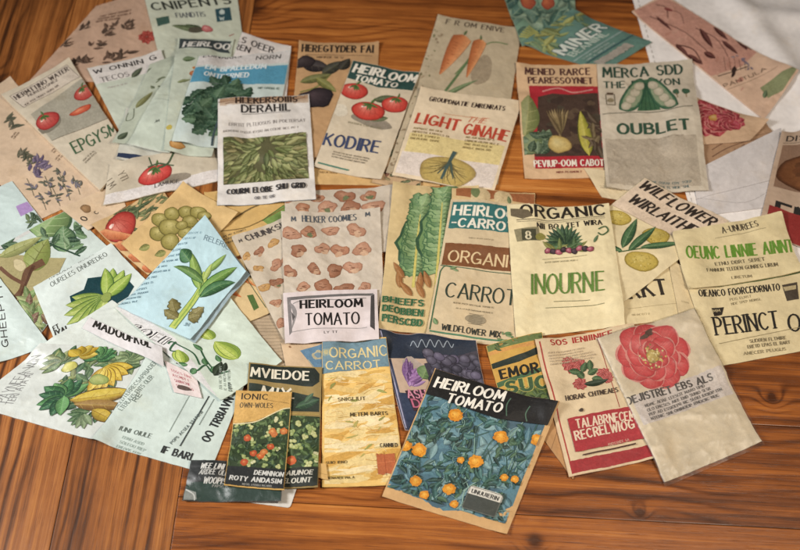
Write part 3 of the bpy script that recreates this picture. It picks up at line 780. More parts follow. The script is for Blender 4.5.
# ---- left side
pk = P('aqua green packet with a big green leaf and brown root, at the left edge', [(-34, 264), (68, 209), (107, 246), (40, 334)], '#c4d0cb', mat='gloss', wr=.2, curl=(0, 1, 0, 0))
pk.band(0, 0, 100, 5, '#cfcfca', wob=.2)
a = pk.part('leaf_illustration')
a.leaf(*pk.q(38, 238), 22, 44, 36, '#86a568', bend=20, vein='#b9c79a', edge='#3f5a3a'); a.leaf(*pk.q(66, 252), 60, 32, 20, '#6b8f62', vein='#c2cfae', edge='#35523a', nv=6)
for s_ in range(12): a.leaf(*pk.q(78 + s_ % 4 * 3, 222 + s_ * 2.2), 20 + s_ * 13, 15, 6, ['#4d6f4c', '#6f9166', '#35533c'][s_ % 3], vein='#a9bd95')
for s_ in range(16): a.leaf(*pk.q(4 + s_ * 4.6, 246 - s_ * 1.0 + (s_ % 3) * 4), 10 + s_ * 47 % 360, 13, 4.6, ['#4a664a', '#7c9a72', '#2f4a38'][s_ % 3], vein='#9fb28f')
a.stroke([pk.q(26, 243), pk.q(48, 244), pk.q(80, 256)], 1.6, '#2f4a38'); a.stroke([pk.q(0, 250), pk.q(30, 246), pk.q(60, 240)], 1.0, '#3d5840')
root = pk.part('root_illustration')
root.poly([pk.q(-2, 254), pk.q(22, 256), pk.q(66, 258), pk.q(56, 280), pk.q(40, 330), pk.q(10, 298), pk.q(-4, 282)], '#a79c6d')
root.leaf(*pk.q(30, 272), 25, 36, 22, '#8f9a52', vein='#5a5a30', c2='#6f7c3c'); root.leaf(*pk.q(0, 258), -8, 40, 12, '#a3a768', vein='#6f7440')
root.stroke([pk.q(44, 262), pk.q(28, 272), pk.q(22, 290), pk.q(12, 300)], 7, '#6a4a34', taper=.5); root.stroke([pk.q(34, 266), pk.q(26, 284), pk.q(18, 302)], 3, '#543626', taper=.6)
root.stroke([pk.q(0, 268), pk.q(12, 278), pk.q(24, 284)], 3.4, '#6e4c38'); root.blob(*pk.q(20, 266), 5, 7, '#c9bb92', lo='#8f7f58')
for s_ in range(24): root.leaf(*pk.q(26 + s_ % 6 * 3, 300 + s_ * 1.3), s_ * 57 % 360, 14, 6, ['#7f9a5c', '#6a7f4a', '#9aa66c', '#7a5a48'][s_ % 4], vein='#b7bf94')
pk.finish()
pk = P('aqua card with bold black lettering running up the left edge, beside the root packet', [(-62, 306), (-6, 270), (50, 345), (-10, 364)], '#c3d0cc', mat='gloss', puff=.4)
pk.tl('GHEEPTT', (8, 346), (2, 285), 9, K, wt=.22)
pk.finish()
pk = P('aqua seed packet with a yellow green squash blossom on a dark teal blot', [(33, 287), (111, 243), (152, 286), (58, 349)], '#ccd6d2', mat='gloss', wr=.22, puff=1.0)
pk.tl('OURELES DNUREDEO', (52, 288), (108, 256), 5.5, '#59605a', name='heading_lettering', wt=.14); pk.tl('FNMBLAERS', (50, 280), (72, 268), 3.6, '#6d746e', name='subheading_lettering', wt=.16)
pk.tl('ISREALUTE', (79, 264), (94, 255), 2.6, '#8d958f', name='small_print')
a = pk.part('blot'); a.poly([pk.q(*p_) for p_ in ((70, 297), (84, 290), (88, 279), (98, 277), (112, 274), (124, 275), (134, 286), (128, 296), (112, 306), (92, 314), (84, 320), (76, 312), (72, 306))], '#163d44')
a = pk.part('blossom_illustration')
for k, (ang, ln) in enumerate(((134, 34), (147, 40), (160, 43), (173, 44), (186, 43), (199, 38), (212, 30))): a.leaf(*pk.q(105, 297), ang + 14, ln, 11, '#a9b95c', c2='#7f9a44', vein='#d6dc9a', edge='#4f6c34', bend=-10)
for ang in (40, 20, 54, 4): a.leaf(*pk.q(106, 296), ang, 34, 12, '#9fb850', c2='#6e9038', vein='#cfd98c', edge='#3f5f30', bend=18)
a.blob(*pk.q(106, 297), 6, 5, '#8fa050', lo='#586c30')
pk.tl('ET', (54, 331), (59, 328), 4.5, K, wt=.18, name='corner_lettering'); pk.tl('IYAI', (56, 337), (67, 331), 6, K, wt=.2, name='corner_lettering'); pk.finish()

pk = P('small beige card with a brown seed and the letter O, below the lavender sheet', [(60, 208), (116, 184), (126, 206), (88, 230)], '#cbb396', 'card', 'picture_card', puff=.2, th=.3, group='loose cards')
pk.part('illustration').blob(*pk.q(86, 209), 9, 10, '#8a6a48', '#a9845c', '#5e4630'); pk.t('O', *pk.q(86, 222), 11, K, wt=.24, ang=20); pk.t('C', *pk.q(97, 214), 8, K, wt=.22, ang=20, name='letter'); pk.finish()

pk = P('packet with a red tomato over orange carrots, under the tan cauliflower packet', [(92, 226), (160, 186), (196, 236), (148, 275)], '#c4a578', crease=[(0, 88, 100, 88, .6, 1.2)])
a = pk.part('illustration'); a.foliage(12, 0, 90, 30, 50, 22, 5, ['#5b6b43', '#7d8150', '#485a38'], vein='#a39c6c', ang=10, spread=50)
u, v = pk.q(121, 227); a.tomato(u, v, 26, '#b03a30', stem=False, ry=.72, rot=-35)
for k in range(4): a.carrot(*pk.q(100 + k * 14, 234 + k * 11), -52, 70, 15, '#c5744a', top=False)
pk.finish()

# upper left pile of pale packets
pk = P('thick beige seed packet with red tomatoes and green letters, pale left edge, leaning left', [(1, 94), (69, 57), (132, 156), (100, 190)], '#c3b8a4', th=3.8, puff=1.0, wr=.22, edge='#dccbb0', wear=.2)
a = pk.part('label_frame'); a.poly([pk.q(10, 97), pk.q(67, 66), pk.q(80, 77), pk.q(24, 108)], '#cdbfae'); 
for A, B in (((10, 97), (67, 66)), ((67, 66), (80, 77)), ((80, 77), (24, 108)), ((24, 108), (10, 97))): a.stroke([pk.q(*A), pk.q(*B)], .7, '#5d4a44')
pk.tl('HERMTTINO WATER', (17, 100), (69, 71), 8.5, '#3c302c', wt=.22, name='heading_lettering'); pk.tl('NUREEDSNEZ', (29, 97), (58, 81), 4.5, '#4a3e38', wt=.2, name='subheading_lettering'); pk.sm(*pk.q(26, 106), 60, 1, 3, '#5a4a44', ang=2)
a = pk.part('picture_panel'); a.poly([pk.q(31, 115), pk.q(86, 76), pk.q(112, 116), pk.q(52, 141)], '#a39d8c'); 
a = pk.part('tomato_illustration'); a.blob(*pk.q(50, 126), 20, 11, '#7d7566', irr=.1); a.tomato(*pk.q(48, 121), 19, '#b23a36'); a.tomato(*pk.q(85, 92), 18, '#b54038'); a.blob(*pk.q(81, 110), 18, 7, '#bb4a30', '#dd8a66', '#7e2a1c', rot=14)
pk.rule(*pk.q(52, 141), *pk.q(112, 116), .6, '#6d6456')
pk.tl('EPGYSM', (76, 154), (117, 132), 22, '#3d5f40', wt=.15); pk.sm(*pk.q(84, 162), 30, 2, 2.4, '#7b705f', ang=4); pk.finish()

pk = P('pale green packet with a red radish, its title cut by the top edge', [(142, -12), (236, -14), (252, 112), (172, 108)], '#bcc0ae', mat='gloss')
pk.tl('CNIPENTS', (154, 11), (231, 3), 12, '#2f332d', wt=.2); pk.t('FIANDTIS', *pk.q(177, 18), 7.5, '#4a4e55', w=32, wt=.18, ang=5, name='subheading_lettering')
a = pk.part('stamp'); a.poly([pk.q(156, 19), pk.q(169, 17), pk.q(170, 24), pk.q(158, 27)], '#3e5a50'); a = pk.part('stamp'); a.poly([pk.q(215, 9), pk.q(230, 7), pk.q(232, 20), pk.q(217, 22)], '#2c4c55')
a.blob(*pk.q(222, 12), 3, 4, '#b9c4bd'); a.text('W', *pk.q(220, 20), 5, '#b9c4bd', wt=.2)
a = pk.part('radish_illustration'); a.leaf(*pk.q(202, 31), 160, 34, 10, '#5d6b48', vein='#939a72', bend=16); a.leaf(*pk.q(204, 31), 150, 22, 9, '#465438', vein='#8b9270'); a.blob(*pk.q(196, 30), 9, 5, '#4f4a3c', rot=-10); a.blob(*pk.q(207, 29), 6, 6, '#b05c5c', '#cf8f88', '#7d3838'); a.stroke([pk.q(229, 36), pk.q(234, 34)], 1.2, '#a06058'); pk.finish()

pk = P('white topped packet with spaced black letters, overlapping the thick beige tomato packet', [(87, 68), (161, 49), (186, 126), (120, 132)], '#b9bfb0', mat='gloss')
pk.band(0, 0, 100, 26, '#d3ccc6', 'heading_band'); pk.t('W ONNIN G', *pk.q(95, 74), 8.5, '#2f2b2a', w=84, wt=.22); pk.t('TECOS', *pk.q(102, 82), 9, '#6c6764', w=38, wt=.16, name='subheading_lettering'); pk.sm(*pk.q(108, 88), 28, 1, 2, '#a08f8c'); a = pk.part('illustration'); a.leaf(*pk.q(132, 78), 40, 24, 9, '#4a5340', vein='#7f8564'); pk.finish()

pk = P('blue and white packet with a navy bottom edge, lowest in the pale pile', [(126, 108), (218, 104), (206, 168), (116, 158)], '#c0bfb4', mat='gloss', th=1.1)
pk.band(0, 88, 100, 97, '#2d3a55'); a = pk.part('illustration'); a.foliage(72, 60, 100, 86, 40, 12, 4, ['#4a5d94', '#7486b4', '#a9b4cc']); pk.sm(50, 60, 30, 2, 3, '#4a5a88'); pk.finish()
pk = P('cream packet with one red tomato above a white strip, left of the fern packet', [(110, 164), (222, 138), (222, 180), (103, 205)], '#bfb4a0', curl=(0, 0, 0, 1.5))
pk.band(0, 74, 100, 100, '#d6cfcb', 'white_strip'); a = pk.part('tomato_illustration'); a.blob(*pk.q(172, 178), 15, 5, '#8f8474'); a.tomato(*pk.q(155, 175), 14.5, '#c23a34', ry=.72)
a.stroke([pk.q(158, 168), pk.q(168, 164), pk.q(174, 153)], 2.2, '#43553a'); a.stroke([pk.q(148, 168), pk.q(158, 164), pk.q(166, 165)], 1.6, '#43553a'); a.stroke([pk.q(152, 166), pk.q(149, 158)], 1.2, '#43553a'); a.stroke([pk.q(166, 165), pk.q(174, 166)], 1.2, '#43553a')
pk.t('LAMUCE', *pk.q(155, 188), 3.6, '#4a4442', w=20, wt=.2, name='strip_lettering', ang=4); pk.t('YTI', *pk.q(118, 176), 6, '#6b6152', w=9, ang=-60, wt=.12, name='side_lettering'); pk.t('LM', *pk.q(106, 184), 6, '#6b6152', w=9, ang=-60, wt=.12, name='side_lettering'); pk.finish()

pk = P('leftmost pale green packet of the fanned pile, with dark olive pods on it', [(150, 64), (204, 44), (170, 146), (112, 142)], '#aeb5a4', mat='gloss')
a = pk.part('pod_illustration'); a.leaf(*pk.q(133, 80), 38, 34, 13, '#4d5540', vein='#7c8163', bend=-10); a.leaf(*pk.q(136, 108), 62, 40, 20, '#7f8050', vein='#5c5c38'); a.leaf(*pk.q(118, 140), 60, 22, 15, '#46533f', vein='#747a5a'); a.foliage(30, 24, 60, 50, 8, 16, 5, ['#808a6a', '#6c765a'])
a.stroke([pk.q(134, 108), pk.q(133, 118), pk.q(126, 120), pk.q(128, 112)], 1.6, '#5d6450'); pk.finish()
pk = P('plain pale green glossy sleeve with a tiny dark word, second in the fanned pile', [(174, 62), (206, 50), (170, 152), (127, 143)], '#b9c2b4', mat='gloss', wr=.4, edge='#d9ddd4')
pk.t('JM', *pk.q(155, 124), 7, '#3b403a', w=11, ang=20, wt=.2); a = pk.part('faint_print'); a.stroke([pk.q(158, 96), pk.q(168, 97)], 1.2, '#98a294'); a.stroke([pk.q(158, 100), pk.q(170, 102)], 1.2, '#98a294'); a.foliage(44, 20, 80, 34, 5, 14, 5, ['#8f9c80']); pk.finish()
pk = P('pale green packet with white letters on a dark torn heading, right of the plain sleeve', [(178, 37), (234, 39), (212, 156), (164, 150)], '#b7beae', mat='gloss')
a = pk.part('heading_band'); a.poly([(3, 1), (97, 2), (90, 8), (98, 13), (60, 12), (4, 11)], '#3a4446'); pk.t('HEIRLOO', *pk.q(183, 46), 15, '#d9d6ce', w=82, wt=.24, slant=.1, outline=('#23282b', .14))
a = pk.part('vegetable_illustration'); a.leaf(*pk.q(183, 62), 10, 24, 14, '#5f7450', vein='#8d9a70'); a.leaf(*pk.q(178, 86), 20, 26, 9, '#7b8458', vein='#a5a87c'); a.leaf(*pk.q(180, 124), 70, 70, 8, '#a19a5c', vein='#77743c', bend=10); a.leaf(*pk.q(184, 108), 72, 60, 7, '#7f8c50', vein='#a9a976')
a.blob(*pk.q(194, 76), 8, 8, '#b8643c', '#d08a58', '#7c3c22'); a.blob(*pk.q(196, 70), 6, 4, '#c07838'); a.blob(*pk.q(177, 146), 17, 8, '#b98546', '#d0a468', '#86592c'); a.blob(*pk.q(170, 131), 6, 6, '#b9a850'); pk.finish()
pk = P('white packet with black slanted words at the top, behind the blue banded kale packet', [(242, 32), (291, 46), (284, 120), (216, 100)], '#cfc7c2', wr=.2)
pk.t('LS OEER', *pk.q(236, 41), 13, '#33302f', w=72, wt=.2, ang=-2); pk.t('KREN', *pk.q(228, 47), 12, '#33302f', w=40, wt=.2, ang=-2, name='subheading_lettering'); pk.finish()
pk = P('white seed packet with a blue title band and dark green kale leaves', [(199, 56), (291, 50), (272, 152), (172, 141)], '#bcc8c4', mat='gloss', wr=.2)
pk.band(0, 0, 100, 13, '#d0cbc8', 'heading_band'); pk.t('EUINARRS', *pk.q(204, 61), 5.5, '#3a3836', w=40, wt=.2, name='heading_lettering'); pk.t('NORN', *pk.q(256, 58), 5.5, '#3a3836', w=26, wt=.2, name='heading_lettering')
pk.band(0, 15, 100, 34.5, '#5496b4', 'title_band'); pk.t('EM BFALLEDUM', *pk.q(206, 73), 6.6, '#d9e4e6', w=64, wt=.24); pk.t('ONTBERNED', *pk.q(205, 80.5), 6.6, '#d9e4e6', w=46, wt=.24)
a = pk.part('kale_illustration')
for k in range(90):
    u, v = pk.q(*[(211, 112), (222, 104), (236, 98), (206, 118), (216, 124), (230, 114), (200, 106), (226, 92)][k % 8])
    a.leaf(u + a.rng.uniform(-9, 9), v + a.rng.uniform(-8, 8), a.rng.uniform(30, 240), 17, 12, a.rng.choice(['#31503c', '#41614a', '#26422f', '#517053']), vein='#7f9a7c', wave=.25)
a.stroke([pk.q(212, 146), pk.q(214, 134), pk.q(220, 116)], 2.2, '#3f4f55'); pk.sm(*pk.q(212, 87), 14, 1, 2, '#6d7a78'); pk.sm(*pk.q(258, 88), 22, 1, 2.4, '#5a7064'); pk.finish()

# ---- back row
pk = P('kraft brown packet with black heading and dark figs, at the back left of the centre', [(299, 40), (379, 41), (374, 160), (288, 156)], '#b38f68', wr=.3)
pk.t('HEREGTYDER FAI', 5, 9, 11, '#241d18', w=88, wt=.27, gap=.14); pk.sm(24, 15, 40, 1, 3, '#3a2c22'); pk.rule(10, 12, 92, 12, .6, '#3a2c22')
a = pk.part('fig_illustration'); a.stroke([pk.q(300, 92), pk.q(318, 86), pk.q(338, 66)], 2.4, '#7d7a44'); a.leaf(*pk.q(302, 64), -10, 36, 20, '#332c2c', c2='#1f1a1c', vein='#5a5048'); a.leaf(*pk.q(322, 74), 40, 34, 16, '#3b3a30', vein='#66623f'); a.leaf(*pk.q(300, 82), 20, 40, 13, '#6a6a3c', vein='#96924f'); a.leaf(*pk.q(316, 78), -40, 34, 12, '#7d7c42', vein='#a19c58')
a.blob(*pk.q(316, 98), 20, 17, '#2a2226', '#4a3c40', '#171215', irr=.12); a.blob(*pk.q(304, 62), 14, 10, '#2d2426', '#443a3a', '#191416', irr=.12); a.leaf(*pk.q(340, 70), 60, 22, 14, '#2f2c26', vein='#5a553c'); pk.finish()

pk = P('tall beige seed packet with two orange carrots, standing furthest back in the middle', [(438, 14), (522, 27), (498, 184), (386, 172)], '#b5a68c', wr=.3)
pk.t('F R OM ENIVE', *pk.q(446, 23), 6.5, '#4a3c30', w=68, wt=.2); 
a = pk.part('carrot_illustration'); a.blob(*pk.q(482, 70), 10, 22, '#a08f76', rot=10); a.leaf(*pk.q(437, 100), 48, 50, 6, '#6f8258', bend=-12, vein='#94a074'); a.stroke([pk.q(455, 74), pk.q(486, 44), pk.q(508, 44)], 1.6, '#6d8054'); a.stroke([pk.q(440, 98), pk.q(470, 58)], 3, '#5f774e')
a.carrot(*pk.q(464, 35), -104, 60, 22, '#c87a4a', top=False); a.carrot(*pk.q(481, 39), -96, 56, 15, '#cc7e4c', top=False); a.leaf(*pk.q(464, 35), 75, 8, 3, '#5a6a40'); a.leaf(*pk.q(481, 40), 100, 8, 2.4, '#5a6a40')
a = pk.part('seed_print'); a.speck(0, 8, 12, 100, 60, 1.6, ['#a08c70', '#8f7c62', '#7c7a58']); pk.finish()

pk = P('beige seed packet with three red tomatoes under a dark green heading', [(353, 60), (420, 72), (381, 179), (314, 166)], '#c9bba4', puff=1.2, wr=.25)
a = pk.part('heading_band'); a.poly([(0, 0), (100, 0), (100, 19), (50, 21), (0, 17)], '#2c4a45'); pk.t('HEIRLOOM', 6, 10.5, 15, '#e6dfd0', w=92, wt=.26, slant=.1, outline=('#18302c', .1), jit=.04); pk.t('TOMATO', 12, 18.5, 11, '#e6dfd0', w=62, wt=.26, slant=.1)
a = pk.part('tomato_illustration'); a.blob(*pk.q(372, 122), 34, 9, '#8f8474', rot=6); a.blob(*pk.q(340, 110), 12, 12, '#d8cdb8', rot=-50); a.leaf(*pk.q(338, 92), 250, 34, 14, '#c0bda2', vein='#8b8f6a'); a.leaf(*pk.q(374, 100), 20, 36, 14, '#4f5a3c', vein='#808560'); a.leaf(*pk.q(388, 118), 200, 30, 10, '#5c6444', vein='#868a64')
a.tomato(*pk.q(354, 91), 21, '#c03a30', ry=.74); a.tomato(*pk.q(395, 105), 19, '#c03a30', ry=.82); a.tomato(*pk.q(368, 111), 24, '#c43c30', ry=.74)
pk.sm(26, 58, 52, 1, 3, '#8c8468'); pk.tl('KODIRE', (323, 145), (377, 154), 21, '#3b4668', wt=.19); pk.sm(20, 86, 62, 3, 2.2, '#8a7f6d'); pk.rule(4, 97, 50, 97, 2.4, '#4f7a68', 'base_band'); pk.finish()

pk = P('cream seed packet with red hand lettering and a brown root drawing on a yellow panel', [(421, 86), (522, 101), (494, 192), (392, 175)], '#d9c7ab', puff=1.2, wr=.3, curl=(0, 0, 1, 0))
a = pk.part('root_panel'); a.rect(4, 52, 97, 73, '#ddc98c', wob=.3); a.rect(2, 73, 97, 97, '#ddd0c6', wob=.3)
pk.t('GROUPDNATIE EMRENRATS', 12, 14, 5.5, '#3c2b25', w=74, wt=.28); pk.tl('LIGHT', (415, 124), (457, 130), 13, '#bd4530', wt=.22); pk.tl('the', (466, 121), (485, 123), 7, '#c9664a', wt=.12, slant=.4, name='script_lettering'); pk.tl('GINAHE', (463, 133), (506, 140), 13, '#bd4530', wt=.22, name='second_word')
pk.rule(30, 26, 72, 26, .7, '#c98a62'); pk.sm(6, 48, 36, 4, 2.2, '#8f7a4c', name='left_column'); pk.sm(58, 49, 36, 4, 2.2, '#8f7a4c', name='right_column')
a = pk.part('root_illustration'); a.blob(50, 88, 28, 17, '#b8a05a', '#c4ae6c', '#a08850', irr=.04, n=26, hu=0, hv=0)
for k in range(26): an = R(a.rng.uniform(150, 390)); ln = a.rng.uniform(10, 26); a.stroke([(50, 78), (50 + math.cos(an) * ln * .5 + a.rng.uniform(-3, 3), 80 - math.sin(an) * ln * .4 + 4), (50 + math.cos(an) * ln, 86 - math.sin(an) * ln * .6)], 1.1, a.rng.choice(['#5c5a38', '#6a5e38', '#7a6a40']), taper=.7)
a.stroke([(52, 66), (50, 76), (47, 96)], 4.5, '#455a58', taper=.5); a.stroke([(51, 76), (42, 92)], 2.4, '#4a5850', taper=.6); a.stroke([(51, 78), (58, 94)], 2.4, '#4a5850', taper=.6); pk.finish()

pk = P('teal packet showing a cabbage with two orange red hearts, cut by the top edge', [(490, -46), (570, -52), (578, 26), (522, 46)], '#72907c', wr=.3)
a = pk.part('cabbage_illustration'); a.foliage(0, 0, 100, 100, 120, 34, 18, ['#4f7466', '#6b8d7a', '#3c6056', '#86a088'], vein='#a9b894')
for px in (528, 548): a.blob(*pk.q(px, 2), 15, 17, '#7f9c84', '#9ab094', '#4f6f5e', rot=-20); a.blob(*pk.q(px, 3), 10, 13, '#9c4a34', '#c06a44', '#6d2c22', rot=-15)
for k in range(6): a.stroke([pk.q(528 - k * 2, 28 + k * 2), pk.q(545, 34 + k), pk.q(566, 22 + k)], 2.4, '#a9ac62'); 
pk.finish()
pk = P('dark teal packet with white block letters running sideways, under the cabbage packet at the top', [(521, 43), (573, 8), (652, 42), (604, 70)], '#5f8077', wr=.35)
a = pk.part('leaf_border'); a.foliage(0, 0, 100, 26, 40, 26, 9, ['#8f9c5e', '#6f8c66', '#a9ac62'], vein='#c2c184')
pk.t('MINER', 8, 48, 17, '#cfd6cd', w=84, wt=.24, outline=('#2f5054', .12)); pk.t('BEANINL', 10, 58, 10, '#b5c4b8', w=70, wt=.22, name='subheading_lettering'); pk.band(0, 63, 100, 65, '#8fa5a0'); pk.sm(10, 70, 70, 2, 3, '#a9bab2'); pk.band(0, 76, 100, 78, '#3c5f62'); pk.band(10, 82, 76, 92, '#a0998f', 'photo_strip', wob=2); pk.finish()

pk = P('red and cream packet with celeriac, cabbage and a yellow pepper on a dark ground', [(516, 62), (598, 64), (605, 177), (525, 178)], '#cfae8a', puff=1.1, wr=.3)
pk.t('MENED RARCE', 11, 9.5, 10, '#52302c', w=78, wt=.25); pk.t('PEARESSOYNET', 14, 17.5, 9.5, '#52302c', w=78, wt=.25)
a = pk.part('red_panel'); a.rect(14, 20, 100, 92, '#b02a34', wob=.3)
a.stroke([(30, 25), (50, 22), (68, 26), (92, 23)], 2, '#c98a84')
a = pk.part('vegetable_illustration').clip(2, 19, 100, 84); a.poly([(24, 30), (42, 27), (62, 28), (98, 26), (99, 82), (14, 82), (20, 60)], '#4a382f'); a.wash(30, 32, 98, 80, 40, 9, ['#3f3029', '#5c4a3a', '#4a4034'], ry=.7)
a.leaf(4, 64, 78, 62, 30, '#8c8f5c', vein='#b5b27c', c2='#66703f', bend=10); a.leaf(2, 80, 60, 40, 30, '#76845a', vein='#a5ac7c', c2='#4f6142')
for k in range(16): a.leaf(a.rng.uniform(4, 34), a.rng.uniform(64, 80), a.rng.uniform(0, 180), 18, 11, a.rng.choice(['#5a6e54', '#6f8466', '#40543f']), vein='#98a888')
for k in range(9): a.leaf(46 + k * .5, 66, 72 + k * 5, 46, 5, a.rng.choice(['#8a7650', '#6f5c3e', '#a38c60']), vein='#5a4830')
a.blob(46, 72, 14, 14, '#c0a562', '#d6c58a', '#8a7040'); a.leaf(82, 82, 96, 70, 15, '#b3a944', vein='#d0c868', c2='#86842f', edge='#5f5f28'); a.foliage(86, 50, 100, 82, 14, 22, 6, ['#5d4c3a', '#7a6848'])
pk.t('PEVIUP-OOM CABOT', 13, 90.5, 9, '#eadfd0', w=86, wt=.26, name='banner_lettering'); pk.sm(40, 96, 36, 1, 2.4, '#8a3a34'); pk.finish()

pk = P('small plain cream slip poking out under the two packets in the upper right', [(584, 168), (652, 176), (642, 204), (602, 197)], '#d3c3a2', 'paper slip', 'paper_slip', puff=.05, th=.2, group='loose slips', body='paper')
pk.sm(10, 60, 60, 2, 2, '#a5957a'); pk.finish()
pk = P('brown folded paper packet under the red flower packet, upper right', [(676, 118), (766, 122), (778, 137), (705, 188)], '#a58468', wr=.4, crease=[(0, 60, 100, 40, .8, 1.2)])
a = pk.part('ink_strokes'); 
for k in range(5): a.stroke([pk.q(712, 178 - k * 7), pk.q(738, 162 - k * 6), pk.q(772, 140 - k * 2)], .9, '#6f4f3c')
pk.sm(*pk.q(722, 172), 40, 3, 2, '#7d5d48', ang=26); pk.finish()
pk = P('blank white paper envelope beside the brown folded packet on the right', [(692, 172), (781, 128), (792, 204), (700, 216)], '#cbc6c6', 'envelope', 'white_envelope', puff=.5, group=None, wr=.15)
a = pk.part('flap_edge'); a.stroke([(0, 62), (100, 64)], .5, '#a19b9a'); a.stroke([(0, 60), (50, 88), (100, 62)], .5, '#aaa4a3'); pk.finish()
pk = P('packet with a crimson peony, folded beneath the pink branch packet', [(684, 92), (769, 119), (750, 140), (676, 146)], '#c7a88a', wr=.35, curl=(0, 1.5, 0, 0))
a = pk.part('peony_illustration'); a.flower(*pk.q(714, 118), 33, 11, '#b23640', rings=3, centre='#b9853c', wid=.9, line='#c97f78'); a.flower(*pk.q(730, 122), 20, 9, '#a83040', rings=2, centre='#a83a40', wid=.9, line='#c4746e'); pk.finish()
pk = P('dusty pink packet with dark budding branches, upper right on the white cloth', [(632, 11), (664, -6), (799, 70), (764, 119)], '#d2b29a', wr=.5, puff=1.0, curl=(2, 0, 2, 0), crease=[(3, 96, 100, 96, 1.0, 2.)])
a = pk.part('pink_panel'); a.poly([pk.q(*p_) for p_ in ((634, 11), (664, -4), (764, 46), (742, 66), (702, 78), (676, 54))], '#c79382'); a.wash(10, 10, 50, 80, 14, 9, ['#cb9a88', '#be8876', '#cf9c8a'], ry=.4)
a = pk.part('branch_illustration')
for A, B, w_ in (((650, 16), (712, 56), 2.2), (((668, 10)), (684, 24), 1.5), ((696, 28), (728, 56), 2.), ((712, 22), (752, 50), 1.6), ((676, 44), (702, 62), 3.2), ((656, 4), (668, 18), 2.4)):
    m_ = ((A[0] + B[0]) / 2 + 4, (A[1] + B[1]) / 2 - 4); a.stroke([pk.q(*A), pk.q(*m_), pk.q(*B)], w_, '#4f3028', taper=.4)
def px_leaf(A, B, w_, c_, **kw):
    (u0, v0), (u1, v1) = pk.q(*A), pk.q(*B); dx, dy = (u1 - u0) * pk.W, (v1 - v0) * pk.H; a.leaf(u0, v0, math.degrees(math.atan2(-dy, dx)), math.hypot(dx, dy) / pk.W, w_, c_, **kw)
for A, B, w_ in (((700, 28), (713, 48), 9), ((714, 26), (728, 40), 8), ((724, 22), (737, 36), 7), ((735, 34), (747, 50), 8), ((742, 40), (752, 50), 6), ((676, 44), (690, 58), 9), ((688, 54), (703, 64), 8), ((704, 52), (716, 58), 9), ((722, 40), (738, 54), 7), ((656, 16), (672, 30), 6), ((748, 42), (746, 50), 5)): px_leaf(A, B, w_ * 1.35, '#5e302a', c2='#3c1e1a')
a.leaf(*pk.q(664, 8), -60, 18, 9, '#8a3c38')
for k in range(5): a.stroke([pk.q(724 + k * 5, 56 + k * 1), pk.q(726 + k * 5, 70)], .9, '#6b4a3c')
a.blob(*pk.q(734, 71), 11, 4.4, '#3a2a25', rot=-18, irr=.2); a.stroke([pk.q(718, 76), pk.q(748, 66)], 1.6, '#41302a')
pk.tl('PANTULA', (725, 87), (766, 71), 6.5, '#473429', wt=.18); pk.rule(*pk.q(724, 90), *pk.q(776, 70), .6, '#7a6050')
a = pk.part('leaf_corner'); a.poly([pk.q(760, 88), pk.q(780, 76), pk.q(797, 71), pk.q(782, 92), pk.q(768, 98)], '#8a9068'); a.leaf(*pk.q(764, 98), 20, 16, 8, '#5d7352', vein='#97a47c'); a.foliage(62, 62, 70, 76, 10, 8, 4, ['#87788a', '#9a8a90'])
pk.finish()

pk = P('linen coloured packet with a green pea pod drawing and green title, back row', [(597, 64), (692, 59), (709, 190), (607, 186)], '#c6bba9', puff=1.5, wr=.5, crease=[(0, 49, 100, 47, .9, 1.6), (93, 20, 94, 100, 1.0, 1.5), (10, 92, 90, 94, .5, 1.5)], wl=1.2)
pk.t('MERCA SDD', 6, 11, 12.5, '#2f4a3c', w=82, wt=.22); pk.t('THE P   YON', 6, 19.5, 8, '#2f4a3c', w=78, wt=.22, name='subheading_lettering')
a = pk.part('pea_illustration')
a.poly([(47, 14), (52, 14), (56, 26), (62, 39), (38, 39), (45, 26)], '#3f6648')
for sg in (1, -1):
    X_ = lambda x: 49.5 - sg * (49.5 - x)
    rim = [(X_(x), y) for x, y in ((20, 37), (22, 30), (30, 21), (38, 15), (45, 13), (48, 18), (47, 25), (43, 32), (36, 37.5), (28, 39))]
    a.poly(rim, '#476d50'); c_ = (sum(q[0] for q in rim) / 10, sum(q[1] for q in rim) / 10)
    a.poly([(c_[0] + (x - c_[0]) * .80, c_[1] + (y - c_[1]) * .82) for x, y in rim], '#8c9a7c')
    for k in range(4): a.blob(X_(27.5 + k * 5), 34.5 - k * 5.1, 6.2, 5.4, '#b7ae98', '#c9c0aa', '#6f7d64', rot=-50 * sg, irr=.02)
    a.stroke(rim + rim[:1], 1.3, '#2f5540')
for k in range(4): a.stroke([(49.5, 16 + k), (45 + k * 3, 28), (42 + k * 5, 38.5)], .8, '#2c4f3a')
a.stroke([(2, 41.5), (30, 40), (60, 40.5), (94, 38.5)], .9, '#4a4f42')
a.frame(7, 25, 16, 34, .9, '#5d5544'); a.blob(11.5, 30, 3.6, 3, '#8f8266'); a.rect(8, 23.5, 15, 25.5, '#5d4a3a'); a.blob(79, 26, 3.4, 3.6, '#3f5f48'); a.blob(89, 26, 4, 4, '#3f5f48'); a.stroke([(79, 27), (80, 31)], .9, '#8a7050'); a.stroke([(89, 28), (89, 31)], .9, '#8a7050')
pk.band(3, 61, 93, 97, '#b3a693', 'blank_panel', wob=1); pk.t('OUBLET', 17, 57, 12.5, '#33513f', w=70, wt=.24); pk.sm(44, 62, 40, 1, 1.6, '#a39683'); pk.sm(34, 95, 50, 2, 2.4, '#6a7a78', ragged=.1); pk.finish()

